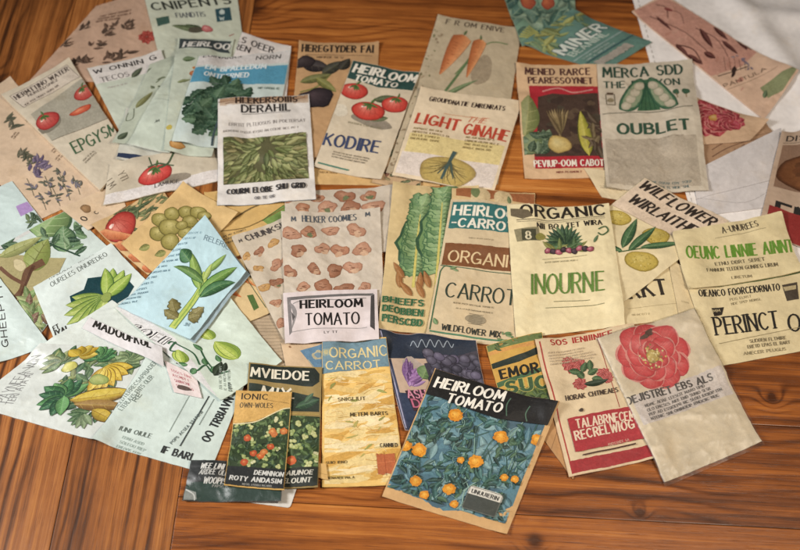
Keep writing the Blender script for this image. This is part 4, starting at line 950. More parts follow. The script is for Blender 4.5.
pk = P('dark edged sleeve packet with a brown loaf picture, cut by the right edge', [(782, 131), (852, 128), (850, 268), (759, 226)], '#b39c88', mat='gloss', puff=1.4, wr=.2, crease=[(4, 0, 4, 100, .8, 1.2)])
pk.t('DISARE', 10, 10, 9, '#2f2926', w=60, wt=.22, name='heading_lettering'); pk.rule(6, 12, 100, 12, .8, '#4a3c34')
a = pk.part('loaf_illustration').clip(6, 14, 100, 57); a.rect(6, 14, 100, 57, '#8a6c58'); a.blob(62, 42, 58, 34, '#6f4428', '#80522f', '#4a2c1a', irr=.1, n=28); a.wash(30, 26, 100, 56, 30, 9, ['#5f3a22', '#7a4c2c', '#6a4026'], ry=.6)
pk.t('EN', *pk.q(777, 214), 24, '#2a2725', w=40, wt=.24); pk.sm(*pk.q(780, 221), 60, 1, 2.4, '#5a4c42'); pk.band(6, 76, 100, 100, '#8f2f2c', 'red_band')
pk.finish()

# ---- middle row
pk = P('biscuit coloured packet with brown mushrooms, rearmost of the three mushroom packets', [(285, 189), (397, 184), (398, 250), (284, 252)], '#b9ae9f', wr=.35)
def mushrooms(pk, rows, n, u0=8, du=0., cols=('#a87458', '#98664c', '#b28268'), seed=3):
    a = pk.part('mushroom_illustration'); rr = random.Random(seed)
    for j, v in enumerate(rows):
        for i in range(n):
            u = u0 + (i + (.4 if j % 2 else 0)) * (94 - u0) / n + du * v + rr.uniform(-3, 3); vv = v + rr.uniform(-1.5, 1.5); k = rr.uniform(.8, 1.25); c = rr.choice(cols)
            a.blob(u, vv, 8.4 * k, 6.8 * k, c, mixc(c, '#e6c8ae', .25), mixc(c, '#5a3422', .42), irr=.17, rot=rr.uniform(-30, 30), n=16)
            if rr.random() < .5: a.blob(u + rr.uniform(-3, 3), vv + 3.2 * k, 3.6 * k, 3.2 * k, mixc(c, '#d9c0a0', .5), irr=.15)
            for q in range(5): x_, y_ = u + rr.uniform(-4, 4) * k, vv + rr.uniform(-2, 2.4) * k; a.stroke([(x_ - 1.6, y_), (x_ + 1.6, y_ + rr.uniform(-.7, .7))], .7, mixc(c, '#4a2818', .55))
            if rr.random() < .2: a.blob(u + 1, vv + 3 * k, 3, 2.4, '#6a7350', irr=.2)
    return a
a = mushrooms(pk, (12, 32), 4); pk.finish()
pk = P('biscuit packet with mushrooms and smudged black heading, leaning left behind the upright mushroom packet', [(231, 236), (296, 211), (346, 320), (284, 340)], '#bdb19f', wr=.5, round_=3)
mushrooms(pk, (20, 36, 52, 68, 86), 4, seed=8, cols=('#a8775c', '#96644a', '#b58a50')); pk.t('CHUNKSILL', 18, 9, 10, '#4a4442', w=70, wt=.2, slant=-.1); pk.t('M', 7, 8, 5, '#4a4442', wt=.2, name='mark'); pk.finish()
pk = P('upright biscuit packet with rows of brown mushrooms, above the silver tomato label', [(281, 211), (380, 207), (385, 314), (285, 316)], '#c2b7a8', wr=.6, puff=1.1, wl=.8)
mushrooms(pk, (21, 38, 56, 74, 91), 4, seed=5); pk.t('HELKER COOMIES', 21, 11, 7.5, '#4c5560', w=54, wt=.2); pk.t('M', 10, 10, 5, '#4c5560', wt=.2, name='mark'); pk.t('M', 85, 8, 5, '#4c5560', wt=.2, name='mark'); pk.finish()

pk = P('tan seed packet with two tall romaine lettuces and a green patterned title', [(393, 181), (479, 185), (456, 336), (378, 328)], '#c6b083', puff=1.0, wr=.3)
a = pk.part('lettuce_illustration')
def romaine(ub, vb, ut, vt, wd):
    a.leaf(ub, vb + 2, 90 - (ut - ub) * .8, (vb - vt) * pk.H / pk.W * 1.02, wd * 1.05, '#6c8c58', c2='#4a6a46', edge='#35553c', wave=.12)
    for k in range(20):
        t = k / 19; u = ub + (ut - ub) * t; v = vb + (vt - vb) * t
        for sg in (-1, 1): a.leaf(u, v, 90 - sg * (62 - 30 * t), wd * (.72 - .34 * abs(t - .3)), wd * .42, a.rng.choice(['#6f8f5c', '#7d9c66', '#5d8052', '#86a470']), vein='#a9bd8c', edge='#456a48', wave=.25, bend=sg * 40)
    a.stroke([(ub, vb + 9), ((ub + ut) / 2 - 1, (vb + vt) / 2), (ut, vt + 6)], 3.6, '#c9bd66', taper=.75)
romaine(38, 62, 36, 14, 40); romaine(92, 62, 92, 14, 34); romaine(66, 60, 60, 5, 42)
for px, py in ((400, 280), (404, 270), (420, 282), (424, 290), (412, 288), (430, 280)): a.leaf(*pk.q(px, py + 8), 95 + (px % 7) * 6, 26, 8, '#a3703f', vein='#7a4c28', c2='#7f5230')
a = pk.part('title_lettering')
for k, tx in enumerate(('BHEEFS', 'DEOBBEN', 'PERSCBD')): a.text(tx, 3 + k, 83 + k * 6.4, 8, '#35613f', w=50, wt=.26, outline=('#94ab82', .08), jit=.06)
pk.finish()
pk = P('tan packet with two orange arcs, mostly hidden behind the green banded carrot packet', [(452, 188), (535, 193), (534, 250), (450, 244)], '#c2a87c', wr=.3)
a = pk.part('illustration'); a.poly([(5, 0), (100, 2), (100, 22), (60, 14), (30, 20), (5, 14)], '#9a5f3a'); a.blob(34, 14, 12, 13, '#c9b48a'); a.blob(62, 16, 12, 13, '#c9b48a'); a.blob(28, 8, 6, 7, '#6d7a50'); a.leaf(70, 22, 100, 12, 5, '#6d7a50'); pk.finish()
pk = P('tall packet with teal, brown and cream bands naming carrots, left of the plain cream packet', [(451, 199), (530, 203), (516, 346), (426, 334)], '#c8b696', puff=1.2, wr=.35)
pk.band(3, 2, 100, 22, '#35706f', 'teal_band'); pk.t('HEIRLOOM', 7, 11.5, 13, '#e8e2d2', w=92, wt=.22); pk.t('-CARROT', 7, 20.5, 12, '#e8e2d2', w=76, wt=.22)
pk.band(3, 33, 100, 49, '#7c4e2e', 'brown_band'); pk.t('ORGANIC', 10, 46, 15, '#d9c094', w=84, wt=.14); pk.sm(30, 29, 40, 1, 1.6, '#a8977a')
pk.rule(2, 49.6, 98, 51, 1.2, '#46644c'); a = pk.part('label_outline'); a.stroke([(3, 54), (3, 96)], 1.5, '#3d6448'); a.stroke([(3, 54), (7, 50), (16, 50.5)], 1.5, '#3d6448'); a.stroke([(3, 97), (98, 97)], 2.2, '#4f7f62'); a.stroke([(3, 98.4), (98, 98.4)], .8, '#d9d0b4')
pk.t('CARROT', 14, 72, 20, '#2f3d33', w=80, wt=.13); pk.sm(24, 76, 52, 1, 2, '#8f8268'); pk.sm(28, 79.5, 46, 1, 1.6, '#8f8268')
a = pk.part('seal_print'); a.blob(52, 85, 12, 6, '#9a8d74', irr=.03)
for k in range(7): a.stroke([(44, 81.6 + k * 1.1), (60, 81.6 + k * 1.1)], .5, '#6f6552')
pk.t('WILDFLOWER MIX', 16, 95, 7.5, '#2f3430', w=66, wt=.18, name='footer_lettering'); pk.part('leaf_sprig').leaf(10, 92, 120, 10, 5, '#6f9060', vein='#a3b88c'); a = pk.part('leaf_sprig'); a.leaf(14, 52, 30, 9, 4, '#6f8a5c'); a.leaf(24, 53, 160, 8, 3, '#7f9468'); a = pk.part('leaf_sprig'); a.foliage(82, 92, 96, 97, 10, 8, 3, ['#5f8050', '#7c9a68']); pk.finish()

pk = P('cream card with part of a black word, under the lemon packet', [(600, 236), (677, 246), (685, 318), (618, 326)], '#d3c39c', wr=.2)
pk.tl('IRKT', (626, 299), (667, 294), 24, '#332c24', wt=.2, serif=True); pk.rule(*pk.q(628, 309), *pk.q(680, 303), .6, '#a4936e'); pk.sm(*pk.q(632, 316), 30, 1, 2.4, '#a4936e'); pk.finish()
pk = P('small blank cream stub between the lemon packet and the stacked cream packets', [(668, 258), (698, 276), (704, 322), (680, 320)], '#d2c09a', 'paper slip', 'paper_slip', puff=.5, group='loose slips', body='paper')
pk.sm(20, 70, 40, 1, 5, '#b09f7a'); pk.finish()
pk = P('tilted cream packet with yellow lemons, green leaves and a slanting black title', [(645, 178), (729, 221), (623, 302), (541, 256)], '#d8c9a4', puff=1.1, wr=.25)
pk.band(0, 0, 100, 33, '#d8c3ac', 'title_band'); pk.tl('WILFLOWER', (638, 188), (709, 226), 13, '#2f2620', wt=.24, slant=.1); pk.tl('WIRLAITHEE', (628, 201), (697, 237), 13, '#2f2620', wt=.24, slant=.1); pk.rule(2, 33, 98, 33, .6, '#a8937a')
a = pk.part('lemon_illustration')
for px, py, r_ in ((618, 217, 13), (656, 236, 14), (641, 262, 16)): 
    u, v = pk.q(px, py); a.blob(u, v, r_, r_ * .9, '#b9a24a', '#cbb765', '#8a7630', irr=.04); a.speck(u - r_ * .6, v - r_ * .4, u + r_ * .6, v + r_ * .4, 30, .8, ['#94803a', '#d6c57c'])
for A, B, w_ in (((622, 249), (637, 218), 9), ((628, 252), (656, 226), 8), ((640, 248), (682, 244), 8), ((622, 252), (600, 244), 6)):
    (u0, v0), (u1, v1) = pk.q(*A), pk.q(*B); dx, dy = (u1 - u0) * pk.W, (v1 - v0) * pk.H; a.leaf(u0, v0, math.degrees(math.atan2(-dy, dx)), math.hypot(dx, dy) / pk.W, w_, '#43683f', c2='#2c4c34', vein='#9db488', edge='#28442f')
a.stroke([pk.q(618, 253), pk.q(650, 248), pk.q(684, 245)], 1.6, '#42603c'); pk.finish()
pk = P('cream packet with a leafy sprig of purple fruit and big green title, middle row', [(507, 205), (609, 203), (625, 325), (516, 337)], '#dccfa9', puff=1.5, wr=.35, crease=[(95, 5, 97, 98, .9, 1.4), (0, 90, 12, 99, .6, 1.5)], wl=1.3)
pk.t('ORGANIC', 13, 10, 12.5, '#2e2822', w=82, wt=.22, serif=True); pk.rule(8, 12.5, 94, 11.5, .8, '#4a4236'); pk.rule(8, 14, 94, 13, .5, '#4a4236'); pk.t('NI? BO  TET WIRA', 28, 19, 5.6, '#2e2822', w=62, wt=.24, name='subheading_lettering')
a = pk.part('banner'); a.poly([(3, 3), (20, 5), (24, 10), (14, 12), (3, 9)], '#6b604c'); a.poly([(5, 20), (29, 18), (30, 29), (7, 30)], '#8f8768'); a.rect(12, 20, 26, 29, '#4a4a38'); a.text('8', 16, 28, 8, '#d9cfae', wt=.22)
a = pk.part('sprig_illustration')
for k in range(17): a.leaf(52, 33, 90 + (k - 8) * 13, 24 - abs(k - 8) * .9, 5.4, a.rng.choice(['#3f5c3f', '#56734e', '#2f4836']), vein='#7f9a70')
for k in range(12): a.leaf(52 + a.rng.uniform(-14, 14), 38, a.rng.uniform(-20, 200), 15, 4, a.rng.choice(['#4a663f', '#6d7d45', '#8a8a48']), vein='#8fa070')
for k in range(9): a.blob(36 + k * 5.0, 37.4 + (k * 7 % 3) * .9, 3.4, 3.2, ['#8a3a4c', '#3a2c34', '#a04c5c', '#2e2629'][k % 4], '#c98a94' if k % 2 == 0 else '#5f4c54', '#2a1c22')
a.blob(30, 26, 5, 4, '#8f8a48'); a.stroke([(86, 23), (93, 21), (95, 25), (89, 28), (85, 26)], 1.6, '#4a6440'); a.leaf(80, 34, 60, 10, 3, '#56734e')
pk.rule(30, 44, 72, 43.5, .5, '#a39a78'); pk.sm(32, 47, 36, 1, 1.4, '#a39a78'); pk.tl('INOURNE', (532, 293), (603, 291), 20, '#61833a', wt=.15); pk.rule(*pk.q(554, 300.5), *pk.q(590, 299.5), .6, '#8a8868'); pk.rule(*pk.q(546, 307), *pk.q(604, 304), .6, '#8a8868'); pk.finish()

pk = P('lower cream packet of the right hand pair, with a bowl mark and large black letters', [(686, 281), (810, 261), (826, 346), (715, 366)], '#d3c49d', puff=1.3, wr=.4, crease=[(2, 80, 100, 76, .7, 1.4)], curl=(0, 0, 0, 2))
a = pk.part('top_stripe'); a.poly([pk.q(689, 289), pk.q(720, 284), pk.q(760, 276), pk.q(802, 266), pk.q(802, 273), pk.q(760, 281), pk.q(720, 287)], '#4f6238')
pk.tl('OIEANCO FOORCEIORNATO', (699, 298), (780, 290), 7.5, '#2b2722', wt=.26); pk.sm(30, 30, 26, 2, 2, '#8f8262')
a = pk.part('bowl_mark'); a.poly([pk.q(711, 309), pk.q(724, 307), pk.q(722, 315), pk.q(714, 317)], '#332c26'); a.text('MM', *pk.q(713, 313), 2.2, '#c9b98e', w=6, wt=.2); a = pk.part('box_mark'); a.poly([pk.q(782, 285), pk.q(797, 282), pk.q(799, 299), pk.q(787, 301)], '#4a4036'); a.poly([pk.q(783, 287), pk.q(796, 285), pk.q(796, 289), pk.q(785, 291)], '#b9a982')
pk.tl('PERINCT', (717, 335), (779, 328), 15, '#25221f', wt=.16, serif=True); pk.tl('O', (790, 332), (801, 331), 15, '#25221f', wt=.14, name='letter'); pk.rule(10, 76, 84, 74, .5, '#8f8262'); pk.tl('SUDBEN FLTMIRE', (750, 343), (786, 339), 2.6, '#7d7156', name='small_print', wt=.2); pk.tl('ERETD LPAS EL RART', (748, 348.5), (790, 343.5), 2.6, '#7d7156', name='small_print', wt=.2); pk.tl('ANECER PLUGUS', (744, 355), (786, 350), 2.4, '#8f8262', name='small_print', wt=.2); pk.finish()
pk = P('upper cream packet of the right hand pair, with a bright green middle line', [(672, 231), (782, 210), (803, 270), (689, 288)], '#d6c79e', round_=5, puff=1.8, th=1.6, wr=.3, crease=[(0, 93, 100, 95, .8, 1.5)])
pk.t('A-UNUREES', 44, 17, 6, '#3c342a', w=32, wt=.2, name='heading_lettering'); pk.rule(36, 23, 82, 22, .5, '#8f8462'); pk.tl('OEUNC LINNIE AINNT', (687, 259), (794, 251), 11, '#63902f', wt=.25); pk.tl('ETNU DBRT SERET', (716, 265), (765, 260), 3.4, '#6d634c', name='small_print', wt=.2); pk.tl('FANNUN TLEDEN GUNREG LIRUM', (707, 272.5), (778, 266), 3.4, '#6d634c', name='small_print', wt=.2); pk.tl('LIRETUM', (732, 279), (752, 277), 2.4, '#8a7d60', name='small_print', wt=.2); pk.finish()

# ---- front row
pk = P('brown kraft flap paper under the red rose packet, lower centre right', [(557, 395), (612, 400), (573, 479), (542, 437)], '#b0875c', 'paper sheet', 'kraft_sheet', puff=.3, group='kraft paper sheets', body='paper', curl=(2, 0, 0, 0))
pk.part('fold_line').stroke([(20, 0), (30, 100)], 1.5, '#8f6a44'); pk.finish()
pk = P('green and yellow packet with black brush letters, behind the marigold packet', [(486, 346), (542, 332), (554, 402), (504, 410)], '#c0994e', wr=.3)
a = pk.part('stripe_print'); a.rect(0, 0, 100, 10, '#6a7a4a'); a.rect(0, 11, 100, 16, '#c9924e'); a.poly([(0, 28), (60, 24), (100, 16), (100, 26), (50, 34), (0, 36)], '#26312b'); a.poly([(0, 58), (60, 50), (100, 46), (100, 52), (50, 58), (0, 66)], '#4a6a4a'); a.rect(0, 74, 100, 100, '#5d6f3c'); a.foliage(0, 76, 100, 100, 30, 22, 8, ['#4a5f38', '#7a8a48', '#384c30'])
pk.t('EMOR', 12, 53, 18, '#23241f', w=70, wt=.26); a = pk.part('brush_letters'); a.text('SUC', 18, 76, 22, '#3f5a3c', w=76, wt=.34, outline=('#b9b060', .12)); a.foliage(0, 0, 100, 8, 16, 14, 5, ['#7a8a58', '#56683c', '#a9803c']); pk.finish()
pk = P('blue and kraft packet corner with an ornament, left of the yellow carrot packet', [(281, 343), (328, 342), (332, 380), (288, 378)], '#c4ab8c', wr=.3)
a = pk.part('ornament'); a.poly([pk.q(300, 351), pk.q(326, 343), pk.q(330, 374), pk.q(318, 374)], '#5f83a0'); a.blob(*pk.q(318, 355), 12, 12, '#b3ab8c', irr=.15); a.blob(*pk.q(318, 355), 7, 7, '#6f8ca0', irr=.1); a.stroke([pk.q(308, 360), pk.q(318, 370), pk.q(328, 362)], 2, '#a9a98c'); a.blob(*pk.q(290, 347), 3, 3, '#8f6a4c'); pk.finish()
pk = P('purple and navy packet with dark grapes and a violet flower, front middle', [(378, 328), (476, 341), (496, 436), (405, 430)], '#b39c88', puff=1.1, wr=.35, edge='#b3a9b8', wear=.6)
a = pk.part('navy_band'); a.poly([(0, 0), (100, 0), (100, 14), (50, 24), (0, 28)], '#232c3c'); a.rect(0, 28, 6, 100, '#3a4058'); a.poly([(5, 62), (40, 62), (44, 100), (5, 100)], '#2f3a52'); a.stroke([(2, 2), (3, 50), (2, 98)], 1.6, '#9a9ab4')
for k in range(5): a.stroke([(30 + k * 9, 13 - k), (34 + k * 9, 8 - k), (37 + k * 9, 14 - k), (40 + k * 9, 10 - k)], .8, '#8f9aa5')
a = pk.part('flower_illustration'); a.blob(26, 34, 12, 10, '#a5968c', irr=.2)
for k in range(26): a.leaf(18 + a.rng.uniform(-3, 5), 46 + a.rng.uniform(-6, 10), 60 + a.rng.uniform(-40, 40), 18, 5, a.rng.choice(['#8a5f98', '#a57fb0', '#6f4a80']), vein='#c4a9c8')
a.leaf(34, 46, 60, 20, 16, '#5f7a4c', vein='#8fa470', c2='#40583a')
a = pk.part('grape_illustration'); a.poly([(40, 30), (100, 10), (100, 70), (44, 60)], '#3b3744')
for k in range(70): c_ = a.rng.choice(['#3c3a48', '#4c4858', '#2e2c38', '#565066']); a.blob(a.rng.uniform(44, 98), a.rng.uniform(18, 56), 6, 5.4, c_, mixc(c_, '#8f8ca0', .45), '#1d1b24', irr=.05, n=12)
a.wash(60, 56, 98, 66, 10, 8, ['#7f7690', '#5f5870'])
a = pk.part('pink_tag'); a.poly([(12, 60), (34, 57), (38, 74), (16, 80)], '#3a2630'); a.text('ASH', 14, 67, 9, '#c9849a', w=20, wt=.2, ang=4); a.text('DU', 17, 76, 9, '#b5607a', w=18, wt=.2, ang=4); pk.finish()

pk = P('golden yellow packet with a blue carrot heading and horizontal creases, front centre', [(322, 340), (386, 337), (406, 484), (322, 487)], '#dfba70', puff=1.7, wr=.35, th=1.0, edge='#9c7c44', wear=.3, crease=[(0, 38, 100, 36, 1.0, 1.6), (0, 56, 100, 54, 1.2, 1.6), (0, 72, 100, 74, .7, 1.6), (0, 90, 100, 88, .7, 1.4)])
a = pk.part('swirl_print').clip(3, 22, 99, 98)
a.wash(0, 24, 100, 98, 90, 26, ['#e0bd74', '#d3a856', '#e6cf98', '#cf9f4c', '#dcb566', '#e2c888'], ry=.24, rot=-8, rs=22)
for vb in (42, 58, 74, 90): a.wash(0, vb - 3, 100, vb + 3, 9, 24, ['#ead7a8', '#e6d09c'], ry=.12, rot=-5, rs=8)
for k in range(60): u0, v0 = a.rng.uniform(0, 90), a.rng.uniform(24, 97); a.stroke([(u0, v0), (u0 + a.rng.uniform(6, 14), v0 - a.rng.uniform(-1, 3)), (u0 + a.rng.uniform(16, 30), v0 + a.rng.uniform(-2, 3))], a.rng.uniform(.4, 1.1), a.rng.choice(['#c08f44', '#cb9a4c', '#b5a856', '#ecd9ac', '#c68e42']), taper=.6)
a.wash(8, 30, 90, 84, 12, 6, ['#9c9c54', '#b0a45c', '#8f8c48'], ry=.3, rot=-20)
a = pk.part('heading_band'); a.poly([(0, 1), (100, 1), (100, 20), (60, 21), (0, 24)], '#6d8a98'); a.blob(6, 9, 8, 6, '#8f9c90', irr=.12); a.blob(6, 9, 4, 3, '#b3ac84', irr=.1); pk.t('ORGANIC', 12, 12.5, 14, '#d6c48c', w=86, wt=.16); pk.t('CARROT', 6, 21, 12, '#d6c48c', w=80, wt=.16)
pk.t('SNIGLIUT', 22, 43, 5, '#5a4a2c', w=38, wt=.2, name='word_print'); pk.t('METEM BARTS', 38, 54, 5.4, '#5a4a2c', w=50, wt=.22, name='word_print'); pk.t('CANNIED', 74, 75.5, 5.4, '#4a4030', w=22, wt=.22, name='word_print'); pk.sm(5, 85, 26, 1, 3.4, '#6a5830', name='word_print'); pk.sm(6, 95, 36, 1, 3, '#6a5830', name='word_print')
a = pk.part('red_stamp'); a.rect(68, 80, 91, 93, '#b5623a', wob=1.5); a.stroke([(67, 86), (91, 85)], .7, '#c9774c'); a.stroke([(78, 79), (78, 94)], .5, '#8f3820'); pk.finish()
pk = P('little kraft paper tab sticking out left of the golden yellow packet', [(307, 462), (326, 464), (328, 480), (310, 476)], '#c9a468', 'paper slip', 'paper_slip', puff=.1, group='loose slips', body='paper')
pk.part('crease_line').stroke([(0, 60), (100, 70)], 3, '#a8834c'); pk.finish()

pk = P('plain pale tissue sheet filling the gap below the squash blossom packet, left side', [(40, 346), (112, 300), (190, 352), (150, 384)], '#ccd3cd', 'paper sheet', 'tissue_sheet', mat='gloss', puff=.2, th=.3, group='loose printed sheets', body='paper', wr=.5)
pk.part('fold_line').stroke([(4, 60), (60, 54), (98, 58)], .5, '#b3bcb6'); pk.finish()
pk = P('white packet of yellow flowers and green leaves, lower left, wood showing below it', [(40, 343), (154, 346), (93, 439), (-32, 404)], '#c6cbc6', mat='gloss', puff=.9, wr=.3, curl=(0, 0, 0, 1))
pk.tl('PAYNEEA WIN', (5, 402), (42, 357), 8, '#6c6c6c', wt=.1); pk.tl('TERI AYA AI', (12, 404), (33, 373), 5, '#7c7c7c', wt=.14, name='subheading_lettering'); pk.rule(*pk.q(22, 372), *pk.q(38, 362), .5, '#7f8480')
a = pk.part('flower_illustration')
for px, py in ((60, 362), (72, 356), (88, 366), (100, 356), (112, 362), (124, 366), (70, 378), (84, 384), (60, 404), (80, 398), (96, 396), (90, 412), (110, 376)):
    u, v = pk.q(px, py); a.foliage(u - 5, v - 5, u + 5, v + 5, 7, 12, 5, ['#56784c', '#7f9460', '#8f9a5c', '#3f6444'], vein='#9fb080', edge='#34503a')
def fan(px, py, n, a0, a1, ln, wd, cs, **kw):
    for k in range(n): a.leaf(*pk.q(px, py), a0 + (a1 - a0) * k / max(1, n - 1) + a.rng.uniform(-6, 6), ln * a.rng.uniform(.9, 1.1), wd, a.rng.choice(cs), **kw)
GR = ['#4f8a50', '#3d7446', '#62995a', '#2f6040']; YE = ['#d0b23c', '#c9a630', '#d9c258']
fan(62, 364, 7, 80, 240, 15, 6, ['#7a8a58', '#5f7a4a', '#96a06a'], vein='#b5ba88', edge='#3c4f34'); fan(97, 360, 7, 20, 170, 15, 8, GR, vein='#8fbf80', edge='#24482f'); fan(128, 360, 9, -20, 200, 13, 6, ['#6a8a5c', '#8aa070', '#54744a'], vein='#b0bf94', edge='#35523a')
fan(80, 358, 5, 20, 150, 14, 8, YE, vein='#a8842a', edge='#8a6a20'); a.blob(*pk.q(70, 368), 6, 5, '#b9b450', '#d0cc70', '#7d8438')
for k in range(7): a.leaf(*pk.q(104, 368), 5 - k * 15, 24, 9, a.rng.choice(YE), c2='#a8842a', vein='#7a5c18', edge='#8a6a20')
fan(64, 396, 10, 60, 300, 20, 9, GR, vein='#86b878', edge='#22442c'); a.blob(*pk.q(99, 380), 8, 5, '#8a9a50', '#b0b468', '#55682f')
a.leaf(*pk.q(70, 400), 22, 44, 14, '#c9b040', c2='#7a5a28', vein='#96742c', edge='#5a4420'); a.leaf(*pk.q(74, 404), 10, 40, 10, '#94713a', c2='#6a4c24', vein='#c2a85c'); a.leaf(*pk.q(92, 410), -12, 22, 9, '#c2a43a', vein='#7a5c20', edge='#6a5020'); fan(84, 414, 6, 200, 330, 13, 5, ['#7a9068', '#4f704a'], vein='#a9b890')
pk.finish()
pk = P('plain aqua green packet back with black stencil words, lower left above the bare wood', [(147, 356), (247, 376), (209, 473), (92, 438)], '#c1cec8', mat='gloss', puff=.8, wr=.15)
for k in range(3): pk.tl(['SEEDTERRECSAPRIADER', 'LTERLAYS ENTS OLER', 'RE'][k], *(((117, 408), (158, 364)), ((122, 411), (154, 378)), ((136, 402), (142, 395)))[k], 4.2, '#6f7d76', wt=.18, name='small_print')
pk.tl('IUNI OIULE', (119, 430), (150, 438), 4, '#5a665f', wt=.18, name='line_lettering'); a = pk.part('faint_print'); a.small(*pk.q(122, 438), 24, 3, 2.4, '#9fb0a8', ang=-4)
pk.tl('IF BARI', (161, 452), (190, 460), 6, '#26292a', wt=.24, name='stencil_word'); pk.tl('OO TRBIAVN', (209, 442), (233, 399), 7, '#26292a', wt=.26)
a = pk.part('ruled_lines'); a.stroke([pk.q(169, 432), pk.q(189, 396)], .5, '#7f8f88'); a.stroke([pk.q(180, 446), pk.q(209, 396)], 1.1, '#30393a'); a.stroke([pk.q(199, 425), pk.q(214, 399)], .5, '#5f6f6a')
a = pk.part('vertical_print'); a.small(*pk.q(172, 444), 42, 1, 2.4, '#5a6664', ang=70); pk.finish()
pk = P('small white slip with red scribbled print, under the corner of the lantern fruit packet', [(164, 360), (196, 376), (202, 398), (174, 392)], '#d3c6c4', 'paper slip', 'paper_slip', puff=.1, group='loose slips', body='paper')
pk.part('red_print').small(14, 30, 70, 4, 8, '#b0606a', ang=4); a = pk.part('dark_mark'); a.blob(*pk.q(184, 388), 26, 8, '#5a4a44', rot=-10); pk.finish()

pk = P('pale green packet with green lantern fruits on vines, below the light blue packet', [(114, 307), (230, 297), (282, 361), (221, 400)], '#c3cfc2', mat='gloss', puff=1.1, wr=.35, curl=(0, 0, 1.5, 0))
pk.part('white_label').poly([pk.q(114, 308), pk.q(126, 306), pk.q(175, 338), pk.q(196, 366), pk.q(218, 398), pk.q(168, 360)], '#d6d5d5')
pk.tl('8OEII', (129, 329), (163, 344), 12, '#e4e2e0', wt=.1, outline=('#2a2a2a', .16), slant=.15)
a = pk.part('physalis_illustration')
for px, py, r_, an in ((212, 331, 11, 90), (238, 346, 17, 100), (183, 357, 10, 60)):
    u, v = pk.q(px, py + r_ * .7)
    for d in (-34, -17, 17, 34, 0): a.leaf(u, v, an + d * .8, r_ * 1.9, r_ * .8, mixc('#a9bd4c', '#c6d070', .5 if d == 0 else .1), c2='#86a03c', vein='#6f8a38', edge='#6a8438', bend=-d * 1.6)
for pts in (((168, 344), (172, 342), (180, 346), (194, 354), (200, 366)), ((200, 348), (206, 360), (214, 370), (222, 374)), ((176, 342), (170, 350), (176, 352)), ((230, 372), (214, 374), (206, 366), (198, 372), (192, 370))): a.stroke([pk.q(*p_) for p_ in pts], 1.7, '#2f5a3c')
for px, py, an in ((196, 370, 200), (188, 366, 150), (206, 366, 60), (202, 350, 100), (212, 372, 20), (220, 362, 70)): a.leaf(*pk.q(px, py), an, 11, 5, '#4a7a4c', vein='#8fae80', edge='#24482f')
a.leaf(*pk.q(214, 376), 20, 24, 9, '#23301f', c2='#182218', bend=20); a.leaf(*pk.q(224, 372), 40, 14, 6, '#1f2a1c')
pk.sm(*pk.q(222, 390), 34, 3, 2.2, '#8a958a', ang=44); pk.sm(*pk.q(232, 392), 12, 1, 3, '#3f4a42', ang=44, name='dark_line'); pk.finish()
pk = P('narrow white translucent paper strip with thick black letters, across the left packets', [(89, 317), (162, 347), (164, 367), (82, 328)], '#d2cfd0', 'paper strip', 'lettered_strip', puff=.3, th=.3, wr=.4, group='loose slips', body='paper')
pk.tl('MADOUFKUL', (93, 326), (151, 349), 10, '#26241f', wt=.28); a = pk.part('black_bar'); a.poly([pk.q(100, 315), pk.q(123, 323), pk.q(121, 326), pk.q(98, 317)], '#3a3632'); a = pk.part('tan_picture'); a.poly([pk.q(121, 312), pk.q(132, 314), pk.q(130, 321), pk.q(116, 318)], '#a89878'); a.leaf(*pk.q(120, 318), 30, 9, 5, '#5a4c34'); pk.finish()

pk = P('tan packet with a cluster of olive cauliflower heads, above the light blue packet', [(183, 181), (238, 212), (166, 284), (121, 243)], '#cbac78', puff=1.0, wr=.3)
a = pk.part('cauliflower_illustration')
for px, py in ((150, 246), (166, 252), (182, 250)): a.leaf(*pk.q(px, py), 240, 18, 12, '#8a8a4a', vein='#b0aa68')
for px, py, r_ in ((160, 220, 12), (172, 214, 11), (186, 212, 11), (198, 212, 11), (158, 234, 12), (204, 216, 9), (190, 222, 11), (170, 228, 15), (186, 234, 10), (170, 242, 13), (182, 226, 8)):
    u, v = pk.q(px, py); a.blob(u, v, r_ * 1.15, r_ * 1.1, '#8d8240', '#bdb170', '#4f481f', irr=.05, n=18)
    a.speck(u - r_ * .6, v - r_ * .3, u + r_ * .6, v + r_ * .3, 8, .9, ['#a59a58', '#76702f'])
pk.finish()
pk = P('dull blue sheet added as the shadow along the right of the light blue leek packet', [(210, 222), (250, 274), (195, 343), (150, 318)], '#93a5ac', 'paper sheet', 'shadow_sheet', mat='gloss', puff=.2, th=.4, group='loose printed sheets', body='paper')  # shade beside the leek packet, put in as a darker grey-blue sheet
pk.sm(80, 60, 16, 2, 2, '#7a8a90', ang=20); pk.finish()
pk = P('light blue seed packet with a leek drawing and rows of fine print, left centre', [(205, 215), (246, 271), (190, 339), (118, 306)], '#b6d2da', mat='gloss', puff=1.2, wr=.25, curl=(0, 0, 2, 0))
pk.tl('RELERICED', (204, 241), (236, 253), 6, '#5d7482', wt=.16, name='heading_lettering'); a = pk.part('fine_print')
for k in range(14): px, py = 196 - k * 5.2, 236 + k * 5.4; a.small(*pk.q(px - 10, py - 1), 24, 1, 2.2, '#7595a4', ang=40, ragged=.5)
a = pk.part('leek_illustration')
def px_leaf(A, B, w_, c_, **kw):
    (u0, v0), (u1, v1) = pk.q(*A), pk.q(*B); dx, dy = (u1 - u0) * pk.W, (v1 - v0) * pk.H; a.leaf(u0, v0, math.degrees(math.atan2(-dy, dx)), math.hypot(dx, dy) / pk.W, w_, c_, **kw)
